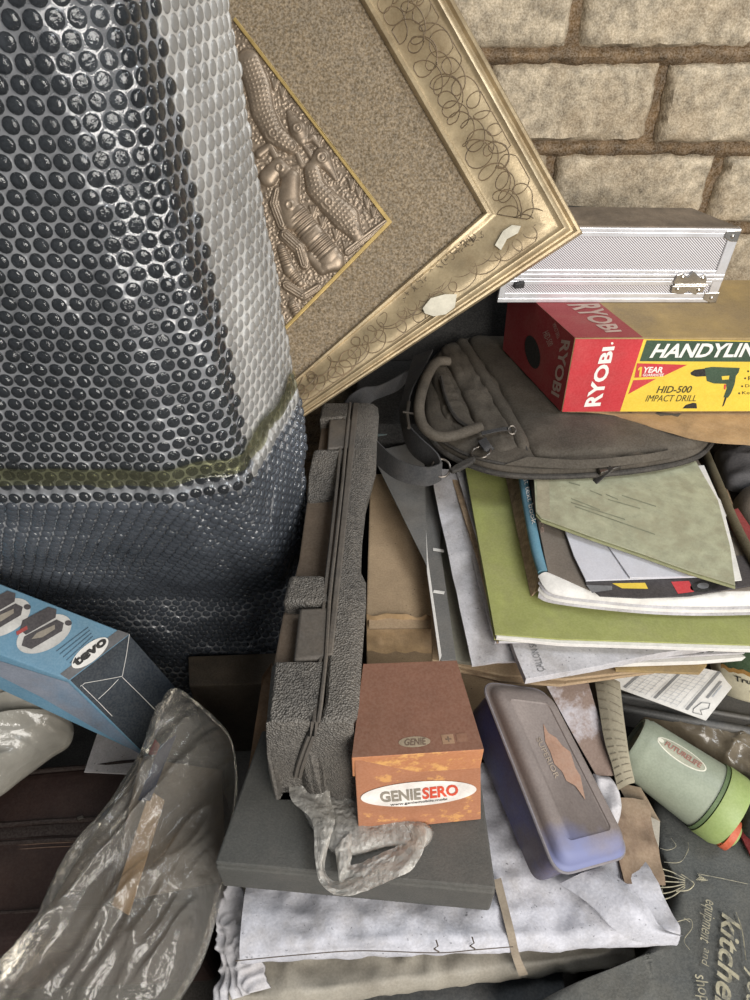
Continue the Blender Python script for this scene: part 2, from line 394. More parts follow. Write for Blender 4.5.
# ------------------------------------------------------------------ framed embossed picture leaning at the wall
M_gold = mat('old_gilt', (174, 156, 124), 0.36, metal=0.35, var=0.14, vs=25, dust=((128, 106, 76), 0.7), ds=11, bump=0.15, bs=180)
M_scroll = mat('scroll_line', (116, 98, 74), 0.6, var=0.2)
M_mat = mat('sandy_mat_board', (131, 114, 90), 0.95, grain=0.25, var=0.24, vs=260, dust=((108, 96, 78), 0.5), ds=30, bump=0.5, bs=330, spec=0.1)
M_fil = mat('gilt_fillet', (176, 150, 92), 0.4, metal=0.3)
M_rel = mat('embossed_pewter', (142, 126, 108), 0.40, metal=0.45, var=0.12, vs=60, dust=((104, 90, 76), 0.5), ds=40)
M_label = mat('torn_label_paper', (205, 198, 180), 0.9)
def make_picture():
    EL = R(30); N_ = Vector((0, -math.cos(EL), math.sin(EL)))
    tip = UT(584.5, 232.5, 0.83); pl = Plane(tip, tip + Vector((1, 0, 0)), tip + N_.cross(Vector((1, 0, 0))))
    e1 = (pl.px(446, 2) - tip).normalized(); e2 = (pl.px(318, 395) - tip).normalized()
    e1 = (e1 - e2 * e1.dot(e2) * 0.5).normalized(); e2 = (e2 - e1 * e2.dot(e1)).normalized()
    S1, S2 = 0.56, 0.455; HT = 0.030
    def P(a, b, h): return tip + e1 * a + e2 * b + N_ * (h - HT)
    t = thing('framed_relief_picture', 'large gilt framed embossed metal picture tilted against the block wall', 'picture', tip + e2 * 0.45 - N_ * 0.03)
    W = 0.086
    prof = [(0.0, -0.006), (0.0, 0.024), (0.003, 0.030), (0.006, 0.030), (0.009, 0.026), (0.011, 0.026), (0.014, 0.031), (0.018, 0.032), (0.021, 0.028), (0.023, 0.0275), (0.030, 0.0285), (0.040, 0.0265), (0.052, 0.022), (0.064, 0.0165), (0.074, 0.0135), (0.0765, 0.0135), (0.079, 0.0165), (0.083, 0.0165), (W, 0.012), (W, -0.006)]
    TP = 0.5
    def cor(k, w): return [(w, w), (S1 - w, w), (S1 - w, S2 - w * 0.5), (w * TP, S2 - w * 0.5)][k % 4]
    def hw(w):
        for (a, ha), (b, hb) in zip(prof, prof[1:]):
            if a <= w <= b and b > a: return ha + (hb - ha) * (w - a) / (b - a)
        return 0.02
    labs = ['gilt rail with brown scroll lines'] * 4
    for k in range(4):
        mb = MB(); rows = []; ns = 24
        for s_ in range(ns + 1):
            f = s_ / ns; r_ = []
            for w_, h in prof:
                (a0, b0), (a1, b1) = cor(k, w_), cor(k + 1, w_); r_.append(P(a0 + (a1 - a0) * f, b0 + (b1 - b0) * f, h))
            rows.append(r_)
        mb.grid(rows, 0, cu=True); n = len(prof); mb.f += [list(range(n))[::-1], [ns * n + j for j in range(n)]]; mb.m += [0, 0]
        if k in (0, 3):
            rnd = random.Random(20 + k); L = S1 if k == 0 else S2
            for q in range(3):
                wc = (0.036, 0.050, 0.060)[q]; s0 = 0.04; ph = rnd.random() * 6; path = []; s_pos = s0; r0 = 0.009; tgt = 0.009; vel = 0.0017
                i = 0; wo = 0.0; wt = 0.0
                while s_pos < L - 0.04 and i < 1500:
                    if i % 9 == 0: tgt = rnd.uniform(0.006, 0.018); vel = rnd.uniform(0.0002, 0.0021); wt = rnd.uniform(-0.011, 0.011)
                    r0 += (tgt - r0) * 0.16; wo += (wt - wo) * 0.10; s_pos += vel; a = ph + i * 0.31; i += 1
                    sx = s_pos + r0 * math.cos(a); wy = min(0.0735, max(0.0245, wc + wo + r0 * math.sin(a))); sx = min(max(sx, wy + 0.002), L - wy - 0.002)
                    a_, b_ = (sx, wy) if k == 0 else (wy * (1 - (1 - TP) * sx / L), sx); path.append(P(a_, b_, hw(wy) + 0.0001))
                mb.tube(path, 0.0007, 4, mi=1)
        mb.build('frame_rail', [M_gold, M_scroll], t, smooth=True, ang=50)
    MB().prism([P(W - 0.004, W - 0.004, 0.008), P(S1 - W, W - 0.004, 0.008), P(S1 - W, S2 - W * 0.45, 0.008), P(W * TP - 0.004, S2 - W * 0.45, 0.008)], -N_ * 0.012).build('mat_board', M_mat, t)
    # relief panel, its corner where the fillet turns
    c0 = pl.px(390, 219) - tip; A0, B0 = c0.dot(e1), c0.dot(e2)
    def un(px, py):
        v = pl.px(px, py) - tip - c0; v = Vector((v.dot(e1), v.dot(e2))); return v.normalized()
    f1, f2 = un(241, 24), un(292, 319); da, db = 0.285, 0.215
    def Q(s_, t_): return (A0 + f1.x * s_ + f2.x * t_, B0 + f1.y * s_ + f2.y * t_)
    fl = MB()
    g = 0.0022
    for q in ([(-g, -g), (da, -g), (da, g), (g, g)], [(-g, -g), (g, g), (g, db), (-g, db)]):
        fl.prism([P(*Q(x, y), 0.0125) for x, y in q], -N_ * 0.006)
    fl.build('gilt_fillet', M_fil, t, bevel=0.001)
    NA, NB = 300, 240
    ss, tt_ = np.meshgrid(np.linspace(0.002, da, NA), np.linspace(0.002, db, NB), indexing='ij'); AA = A0 + f1.x * ss + f2.x * tt_; BB = B0 + f1.y * ss + f2.y * tt_
    # crop coordinates of the drawing -> (a, b) on the picture
    def ab(x, y):
        p = pl.px(240 + x / 3.706, 60 + y / 3.706) - tip; return p.dot(e1), p.dot(e2)
    sc_ = (np.hypot(*(np.array(ab(300, 400)) - np.array(ab(301, 400)))))
    H = np.zeros_like(AA); own = np.zeros_like(AA)
    def seg_d(pa, pb):
        ax, ay = pa; bx, by = pb; dx, dy = bx - ax, by - ay; tt = np.clip(((AA - ax) * dx + (BB - ay) * dy) / (dx * dx + dy * dy + 1e-12), 0, 1)
        return np.hypot(AA - ax - dx * tt, BB - ay - dy * tt), tt
    def stroke(pts, tex=None, top=0.42, lift=0.0):
        nonlocal H
        run = 0.0
        for (x0, y0, r0), (x1, y1, r1) in zip(pts, pts[1:]):
            pa, pb = ab(x0, y0), ab(x1, y1); d, tt = seg_d(pa, pb); rr = (r0 + (r1 - r0) * tt) * sc_; ln = math.hypot(x1 - x0, y1 - y0)
            k = np.clip(1 - (d / rr) ** 2, 0, 1) ** 0.5; h = np.minimum(rr * top * 1.35, 0.0060) * k + np.where(k > 0, lift + 0.0012, 0)
            s_ = (run + tt * ln)
            cr = d / sc_ * np.sign((AA - pa[0]) * (pb[1] - pa[1]) - (BB - pa[1]) * (pb[0] - pa[0]))
            if tex == 'scale': h += np.where(k > 0.25, 0.0011 * np.maximum(0, np.sin(s_ * 2 * np.pi / 17) ) * np.maximum(0, np.cos(cr * 2 * np.pi / 15)), 0)
            if tex == 'rib': h += np.where(k > 0.15, 0.0013 * np.sin(s_ * 2 * np.pi / 16), 0)
            if tex == 'hair': h += np.where(k > 0.15, 0.0009 * np.sin(cr * 2 * np.pi / 10), 0)
            H = np.where(k > 0, np.maximum(H, h), H) if lift == 0 else np.where(k > 0.02, np.maximum(H, h), H); run += ln
    def ring(x, y, r, wd, hgt):
        nonlocal H
        a, b = ab(x, y); d = np.hypot(AA - a, BB - b) / sc_; H = H + hgt * np.exp(-((d - r) / wd) ** 2)
    # stippled ground
    rs = np.random.RandomState(4); nn = 5200; px_ = rs.rand(nn) * da; py_ = rs.rand(nn) * db
    for x, y in zip(px_, py_):
        i, j = int(x / da * (NA - 1)), int(y / db * (NB - 1)); i0, i1, j0, j1 = max(0, i - 4), i + 5, max(0, j - 4), j + 5
        xa, xb = Q(x, y); d2 = (AA[i0:i1, j0:j1] - xa) ** 2 + (BB[i0:i1, j0:j1] - xb) ** 2; H[i0:i1, j0:j1] = np.maximum(H[i0:i1, j0:j1], 0.0014 * np.exp(-d2 / (0.0011 ** 2)))
    # plants at the edge
    for x, y in ((265, 545), (300, 585), (352, 630), (392, 680), (412, 440), (440, 470), (470, 510), (495, 545), (150, 90), (120, 60), (250, 240), (285, 275)):
        for dx in (-12, 0, 12): stroke([(x, y + 22, 7), (x + dx, y - 14, 5)], top=0.5)
    stroke([(395, 700, 16), (540, 590, 12)], 'hair')
    # beast with a scaly neck at the top
    stroke([(20, -20, 44), (55, 70, 46), (75, 170, 44), (115, 255, 40), (185, 305, 26)], 'scale')
    stroke([(172, 172, 9), (186, 200, 20), (208, 238, 34), (222, 275, 24)]); ring(207, 236, 15, 4, 0.0012); ring(207, 236, 0, 5, 0.0014)
    stroke([(225, 285, 10), (262, 268, 14), (288, 300, 8)]); stroke([(205, 330, 9), (222, 372, 12), (250, 380, 8)]); stroke([(232, 300, 8), (250, 325, 10), (262, 350, 6)])
    # beaked beast in the middle
    stroke([(262, 395, 32), (276, 460, 38), (325, 515, 44), (390, 575, 52), (432, 640, 26)], 'scale')
    stroke([(350, 425, 8), (330, 390, 15), (298, 345, 36), (268, 372, 22)]); ring(300, 347, 17, 4, 0.0012); ring(300, 347, 0, 5, 0.0014); stroke([(352, 418, 5), (325, 400, 6)])
    # crouching animal with ribs
    stroke([(95, 420, 34), (135, 370, 26), (160, 400, 30)]); stroke([(60, 330, 16), (100, 300, 14), (125, 345, 12)]); ring(140, 385, 12, 4, 0.0012); stroke([(175, 385, 8), (205, 380, 9), (208, 440, 9), (178, 452, 8)])
    stroke([(180, 420, 34), (172, 500, 42), (185, 580, 40)]); ring(178, 528, 13, 4, 0.0010)
    stroke([(200, 560, 44), (262, 640, 46), (322, 715, 48)], 'rib'); stroke([(322, 715, 46), (345, 735, 40), (300, 768, 22), (255, 720, 20)], top=0.5)
    stroke([(150, 600, 22), (120, 520, 22), (130, 470, 16)], 'hair'); stroke([(160, 640, 24), (215, 690, 26), (232, 750, 20)], 'hair', top=0.6)
    stroke([(145, 690, 18), (175, 770, 24), (215, 820, 16)], 'rib'); stroke([(165, 830, 20), (230, 870, 18), (285, 835, 14)], 'hair'); stroke([(185, 900, 16), (215, 960, 18)], 'rib')
    for q in range(22):
        x, y = rs.rand() * 300 - 250, 300 + rs.rand() * 900; stroke([(x, y, 26), (x + rs.rand() * 90 - 45, y + 60, 20)], ('scale', 'rib', 'hair')[q % 3])
    rows = [[P(AA[i, j], BB[i, j], 0.0085 + float(H[i, j])) for j in range(NB)] for i in range(NA)]
    mb = MB(); mb.grid(rows); mb.build('relief_panel', M_rel, t, smooth=True, ang=180)
    lb = Plane(P(0, 0.2, 0.031), P(0.05, 0.2, 0.031), P(0.0, 0.3, 0.031))
    rp = Plane(P(0.035, 0.2, hw(0.035) + 0.0012), P(0.06, 0.2, hw(0.060) + 0.0012), P(0.035, 0.3, hw(0.035) + 0.0012))
    for pts in ([(495, 246), (503, 232), (512, 226), (521, 227), (518, 234), (507, 240), (501, 251)], [(423, 309), (431, 299), (445, 295), (457, 295), (455, 308), (446, 315), (434, 317), (425, 314)]):
        MB().prism([rp.px(x, y, 0.0025) for x, y in pts], -N_ * 0.002).build('torn_label', M_label, t, label='torn scrap of pale paper stuck on the frame')
make_picture()
def lint():
    """grey fluff caught along the inner edge of the lower rail"""
    t = bpy.data.objects['framed_relief_picture']; EL = R(30); N_ = Vector((0, -math.cos(EL), math.sin(EL))); tip = UT(584.5, 232.5, 0.83)
    pl = Plane(tip - N_ * 0.016, tip - N_ * 0.016 + Vector((1, 0, 0)), tip - N_ * 0.016 + N_.cross(Vector((1, 0, 0)))); rnd = random.Random(6); mb = MB()
    for i in range(70):
        f = rnd.random() ** 0.7; x, y = 400 + 82 * f + rnd.gauss(0, 3), 303 - 66 * f - abs(rnd.gauss(0, 7)); a = rnd.random() * 6.3; l = rnd.uniform(1.5, 5)
        mb.tube(spline([pl.px(x, y, 0.0006), pl.px(x + l * math.cos(a), y + l * math.sin(a), 0.0022), pl.px(x + 1.6 * l * math.cos(a + 0.7), y + 1.6 * l * math.sin(a + 0.7), 0.0008)], 6), 0.00035, 4)
    o = mb.build('dust_lint', mat('dust_lint', (92, 80, 64), 0.95), t); o['kind'] = 'stuff'
lint()
# ------------------------------------------------------------------ aluminium case on the drill box
M_alu = mat('brushed_aluminium', (222, 222, 226), 0.34, grain=0.04, metal=0.6, var=0.05, vs=30, dust=((150, 138, 122), 0.25), ds=20)
M_chrome = mat('chrome_fitting', (200, 196, 190), 0.22, metal=0.9, var=0.1, vs=60)
M_brown_dust = mat('dust_covered_panel', (118, 104, 88), 0.9, var=0.2, vs=24, dust=((92, 80, 68), 0.7), ds=20, bump=0.3, bs=120)
M_dark = mat('dark_groove', (40, 38, 37), 0.6)
M_black = mat('black_plastic', (36, 36, 38), 0.5, dust=((90, 84, 76), 0.5), ds=20)
def hatch_mat():
    m = mat('fine_hatched_panel', (196, 192, 196), 0.5, metal=0.4, var=0.05)
    nt = m.node_tree; N = nt.nodes; L = nt.links; b = N['Principled BSDF']
    tc = N.new('ShaderNodeTexCoord'); wv = N.new('ShaderNodeTexWave'); wv.bands_direction = 'DIAGONAL'; wv.inputs['Scale'].default_value = 175
    mp = N.new('ShaderNodeMapping'); mp.inputs['Rotation'].default_value = (0, 0, 0); mp.inputs['Scale'].default_value = (1, 0.0, 1.2); L.new(tc.outputs['Object'], mp.inputs['Vector']); L.new(mp.outputs[0], wv.inputs['Vector'])
    r = N.new('ShaderNodeValToRGB'); r.color_ramp.elements[0].position = 0.35; r.color_ramp.elements[0].color = lin((118, 114, 116)); r.color_ramp.elements[1].position = 0.62; r.color_ramp.elements[1].color = lin((226, 224, 228))
    L.new(wv.outputs['Fac'], r.inputs[0]); L.new(r.outputs[0], b.inputs['Base Color']); return m
M_hatch = hatch_mat()
def make_case():
    Yf = 0.902
    t = thing('aluminium_case', 'silver aluminium hard case with hatched panels standing on the drill box', 'case', (0.33, 0.94, 1.05 - 0.4405))
    tl, tr, br, bl = UY(512, 226, Yf), UY(741, 228, Yf), UY(712, 306, Yf), UY(497, 299, Yf)
    bz = 1.05 - 0.4405; bl.z = bz; br.z = bz
    D = Vector((0, 0.07, 0)); D2 = Vector((-0.040, 0.07, 0.0))
    b = MB(); i_ = 0.003
    front = [tl, tr, br, bl]; back = [tl + D, tr + D2, br + Vector((-0.012, 0.07, 0)), bl + D]
    c = sum(front + back, Vector()) / 8
    b.loft([p + (c - p) * 0.03 for p in front], [p + (c - p) * 0.03 for p in back]); b.build('case_body', M_brown_dust, t, bevel=0.001)
    pl = Plane(tl, tr, bl); n = pl.n
    def L(u, v): return (tl * (1 - u) + tr * u) * (1 - v) + (bl * (1 - u) + br * u) * v
    def bar(v0, v1, u0=0.0, u1=1.0, e=0.003, d=0.006):
        q = [L(u0, v0), L(u1, v0), L(u1, v1), L(u0, v1)]; return [p + n * e for p in q], -n * (e + d)
    top = MB(); top.prism([tl + Z * 0.0012, tl + D + Z * 0.0012, tr + D2 + Z * 0.0012, tr + Z * 0.0012 + Vector((-0.002, 0, 0))], (0, 0, -0.003)); top.build('lid_top', M_brown_dust, t, bevel=0.001, label='lid top under brown dust')
    pn = MB(); pn.prism(*bar(0.10, 0.56, 0.02, 0.965, 0.0012, 0.004)); pn.build('lid_panel', M_hatch, t)
    pn = MB(); pn.prism(*bar(0.75, 0.88, 0.02, 0.97, 0.0012, 0.004)); pn.build('base_panel', M_hatch, t)
    for v0, v1, e in ((0.0, 0.055, 0.004), (0.055, 0.12, 0.003), (0.55, 0.60, 0.003), (0.60, 0.648, 0.0042), (0.655, 0.70, 0.0042), (0.70, 0.76, 0.003), (0.87, 0.94, 0.003), (0.94, 1.0, 0.004)):
        m = MB(); m.prism(*bar(v0, v1, 0, 1, e)); m.build('edge_strip', M_alu, t, bevel=0.0008)
    m = MB(); m.prism(*bar(0.0, 1.0, 0.955, 1.0, 0.0036)); m.build('edge_strip', M_alu, t, bevel=0.001)
    m = MB(); m.prism(*bar(0.0, 1.0, 0.0, 0.03, 0.0036)); m.build('edge_strip', M_alu, t, bevel=0.001)
    # corner caps
    for u, v in ((0.968, 0.09), (0.975, 0.93)):
        m = MB(); p = L(u, v); m.prism([L(u - 0.035, v - 0.07) + n * 0.005, L(u + 0.03, v - 0.08) + n * 0.005, L(u + 0.03, v + 0.07) + n * 0.005, L(u + 0.0, v + 0.07) + n * 0.005, L(u - 0.035, v + 0.02) + n * 0.005], -n * 0.008)
        m.lathe([(0.0028, 0.0), (0.0024, 0.0016), (0.001, 0.002)], p + n * 0.005, n, 12); m.build('corner_cap', M_chrome, t, bevel=0.001)
    # butterfly latch
    m = MB(); up = [(672, 281), (675, 273), (681, 271), (686, 275), (692, 269), (698, 275), (703, 272), (705, 277), (704, 283)]
    m.prism([pl.px(x, y, 0.0075) for x, y in up], -n * 0.003); m.build('latch_hasp', M_chrome, t, bevel=0.0007)
    m = MB(); dn = [(671, 284), (704, 284), (701, 291), (697, 290), (694, 293), (687, 289), (682, 292), (676, 292), (670, 291)]
    m.prism([pl.px(x, y, 0.0065) for x, y in dn], -n * 0.003); h = m.build('latch_plate', M_chrome, t, bevel=0.0007)
    m = MB(); m.tube([pl.px(673, 282.5, 0.0075), pl.px(705, 282.5, 0.0075)], 0.0017, 8)
    for x, y in ((681, 275), (701, 276), (676, 287), (697, 288)): m.lathe([(0.0030, 0), (0.0026, 0.0012), (0.001, 0.0020)], pl.px(x, y, 0.0068), n, 12)
    m.build('latch_hinge', M_chrome, h, smooth=True)
    m = MB(); m.prism([pl.px(x, y, 0.010) for x, y in ((514, 281), (524, 279), (523, 285), (513, 286))], -n * 0.008); m.build('handle_mount', M_black, t, bevel=0.001)
make_case()

# ------------------------------------------------------------------ drill box
M_red = mat('print_red', (196, 52, 60), 0.5, var=0.06, vs=20, dust=((190, 90, 88), 0.35), ds=25)
M_yel = mat('print_yellow', (232, 200, 70), 0.5, var=0.05, vs=20, dust=((200, 165, 60), 0.4), ds=22)
M_grn = mat('print_green', (58, 80, 62), 0.5, var=0.1)
M_wht = mat('print_white', (238, 234, 228), 0.6, var=0.03)
M_ink = mat('print_black', (34, 33, 32), 0.6, var=0.05)
M_ink2 = mat('print_olive_ink', (74, 66, 34), 0.6, var=0.05)
M_tan = mat('dusty_yellow_card', (168, 142, 92), 0.8, var=0.12, vs=14, dust=((128, 110, 84), 0.75), ds=10, dlo=0.35, dhi=0.62)
M_dred = mat('dusty_red_print', (150, 46, 50), 0.6, var=0.12, vs=14, dust=((120, 82, 70), 0.6), ds=14)
M_fade = mat('faded_white_print', (176, 150, 138), 0.7, var=0.1)
def make_drill_box():
    t = thing('drill_box', 'long red and yellow printed carton for an impact drill lying on the grey bag', 'box', (0.44, 0.88, 1.05 - 0.555))
    Y = 0.80; tl = UY(575, 338, Y); tr = UY(850, 342, Y); bl = UY(561.5, 412, Y); br = UY(836, 411, Y); tr.z = tl.z; br.z = bl.z
    D = Vector((-0.058, 0.172, 0))
    fr = [tl, tr, br, bl]; bk = [p + D for p in fr]; bk[2].z = bk[3].z
    MB().loft(fr, bk).build('carton', M_tan, t, bevel=0.0012)
    pf = Plane(tl, tr, bl); plf = Plane(tl, tl + D, bl); pt = Plane(tl, tr, tl + D)
    a = MB(); poly_px(a, pf, [(575.6, 338.8), (643.6, 339), (620, 411.3), (562.2, 411.6)], mi=0)
    poly_px(a, pf, [(643.6, 339), (849, 342.2), (835, 410.6), (620, 411.3)], mi=1); a.build('front_print', [M_red, M_yel], t)
    a = MB(); e_ = plf.n * 0.0004; a.poly([tl + e_, bl + e_, bl + D + e_, tl + D + e_]); a.build('end_print', M_dred, t)
    a = MB(); q_ = pt.px(643, 337.6) - tl; a.poly([tl + Z * 0.0004, tl + q_ + Z * 0.0004, tl + q_ + D + Z * 0.0004, tl + D + Z * 0.0004]); a.build('top_print', M_dred, t)
    a = MB(); poly_px(a, pf, [(646.5, 340), (849, 343), (845, 362), (639.5, 361)], 0.0006); a.build('green_band', M_grn, t)
    a = MB(); text_px(a, 'HANDYLINE', pf, [(655, 343.5), (770, 342.5), (766, 356.5), (649, 357.5)], 0.0009, shear=0.15, bold=0.03); a.build('lettering', M_wht, t)
    a = MB(); text_px(a, 'RYOBI', pf, [(583.6, 406.5), (602.7, 347), (614.8, 346), (600.3, 405.5)], 0.0009, bold=0.035); poly_px(a, pf, ell(612, 343, 1.2, 1.2), 0.0009); a.build('lettering', M_wht, t)
    a = MB(); text_px(a, 'RYOBI', plf, [(571, 341), (559.5, 398), (551.5, 393), (562, 339.5)], 0.0009, bold=0.03)
    text_px(a, 'HID-500', plf, [(549, 330), (554, 344), (549, 347), (543, 333)], 0.0009); text_px(a, 'IMPACT DRILL', plf, [(556, 322), (561, 337), (558, 339), (553, 325)], 0.0009); a.build('lettering', M_fade, t)
    a = MB(); text_px(a, 'RYOBI', pt, [(599, 304), (622, 332), (606, 333), (566, 305)], 0.0009, bold=0.03); a.build('lettering', M_fade, t)
    a = MB(); poly_px(a, pf, [(637, 363), (687, 364.6), (663, 376), (634.2, 377.5)], 0.0006); poly_px(a, pf, [(633.2, 380), (656, 378.6), (628, 394)], 0.0006); a.build('red_flash', M_red, t)
    a = MB(); poly_px(a, pf, [(640.2, 366.5), (642.0, 366.5), (641.0, 376.4), (638.8, 376.4), (639.6, 369.2), (637.8, 370.2), (637.9, 368.4)], 0.0009); a.build('lettering', M_yel, t)
    a = MB(); text_px(a, 'YEAR', pf, [(644, 366.5), (663, 366.5), (662, 372.4), (643, 372.4)], 0.0009, bold=0.03, shear=0.2); text_px(a, 'GUARANTEE', pf, [(643, 373.2), (664, 373.2), (663, 376), (642.4, 376)], 0.0009, bold=0.02); a.build('lettering', M_wht, t)
    a = MB(); text_px(a, 'HID-500', pf, [(658, 385.7), (692.5, 385.5), (690.6, 392.5), (656, 392.9)], 0.0009, shear=0.15, bold=0.015); text_px(a, 'IMPACT DRILL', pf, [(647, 394.8), (697, 394.6), (695.5, 401), (645, 401.3)], 0.0009, shear=0.15)
    for i, (y, s) in enumerate(((369, 'Variable speed'), (376, 'Reverse'), (384, 'Drill + impact'), (391, 'Keyed chuck'))):
        x = 748 - i * 3; text_px(a, s, pf, [(x + 3, y), (x + 40, y), (x + 40, y + 4), (x + 3, y + 4)], 0.0009); poly_px(a, pf, ell(x, y + 2, 1, 1, n=10), 0.0009)
    a.build('lettering', M_ink2, t)
    def q(x, y): return (620 + x / 5.77, 360 + y / 5.77)
    a = MB(); poly_px(a, pf, [q(*p) for p in ((405, 72), (430, 55), (488, 48), (495, 92), (440, 95), (410, 85))], 0.0007, 1)
    poly_px(a, pf, [q(*p) for p in ((488, 45), (530, 38), (580, 40), (690, 44), (684, 70), (668, 90), (660, 140), (640, 190), (622, 216), (596, 214), (614, 165), (612, 136), (540, 134), (500, 120))], 0.0007, 0)
    poly_px(a, pf, [q(*p) for p in ((604, 214), (616, 214), (598, 262), (588, 268))], 0.0007, 1); poly_px(a, pf, [q(*p) for p in ((585, 92), (630, 88), (626, 110), (588, 112))], 0.0009, 2); poly_px(a, pf, [q(*p) for p in ((600, 140), (612, 140), (606, 170), (598, 165))], 0.0009, 3)
    poly_px(a, pf, [q(*p) for p in ((360, 278), (378, 258), (420, 245), (440, 248), (444, 278))], 0.0007, 1); a.build('drill_picture', [M_grn, M_ink, M_yel, M_red], t)
    a = MB(); poly_px(a, plf, ell(533, 352, 7, 17, -12), 0.0008); a.build('drill_picture', M_ink, t)
make_drill_box()
M_kraft = mat('kraft_paper', (168, 138, 102), 0.85, var=0.14, vs=30, dust=((140, 108, 74), 0.5), ds=18, bump=0.5, bs=70)
def dk(u, v, p): return 0.0018 * rg(p, 26, 3) + 0.002 * nz(p, 14, 1)
MB().sheet(UY(600, 400, 0.93) * 1, UY(800, 400, 0.93), U(800, 446, -0.575), U(628, 421, -0.566), 0.0016, 40, 12, lambda u, v, p: dk(u, v, p) * min(1, v * 1.3) * 0.8) if False else None
def make_kraft():
    zt = 1.05 - 0.5575; rows = []
    A, B = Vector((0.262, 0.93, zt)), Vector((0.62, 0.93, zt)); A2, B2 = Vector((0.262, 0.805, zt)), Vector((0.62, 0.805, zt))
    edge = spline([U(578, 411, -0.559), U(605, 415, -0.562), U(632, 421, -0.5585), U(662, 431, -0.559), U(700, 439, -0.560), U(740, 444, -0.562), U(790, 446, -0.565), U(835, 440, -0.568)], 41)
    for v in (0, 0.35, 0.7, 1.0): rows.append([(A * (1 - j / 40) + B * (j / 40)) * (1 - v) + (A2 * (1 - j / 40) + B2 * (j / 40)) * v for j in range(41)])
    for k in range(1, 11):
        f = k / 10; r_ = []
        for j in range(41):
            p = rows[3][j] * (1 - f) + edge[j] * f; r_.append(p + Z * (dk(0, 0, p) * math.sin(min(1, f * 1.4) * math.pi / 2) * 1.0 - 0.001))
        rows.append(r_)
    mb = MB(); mb.grid(rows); mb.grid([[p - Z * 0.0012 for p in r] for r in rows])
    ring = rows[0] + [r[-1] for r in rows[1:]] + rows[-1][-2::-1] + [r[0] for r in rows[-2:0:-1]]; m = len(ring)
    mb.add(ring + [p - Z * 0.0012 for p in ring], [[i, (i + 1) % m, m + (i + 1) % m, m + i] for i in range(m)])
    props(mb.build('kraft_paper_bag', M_kraft, smooth=True, ang=70), 'flattened brown kraft paper bag sticking out from under the drill box', 'paper bag')
make_kraft()

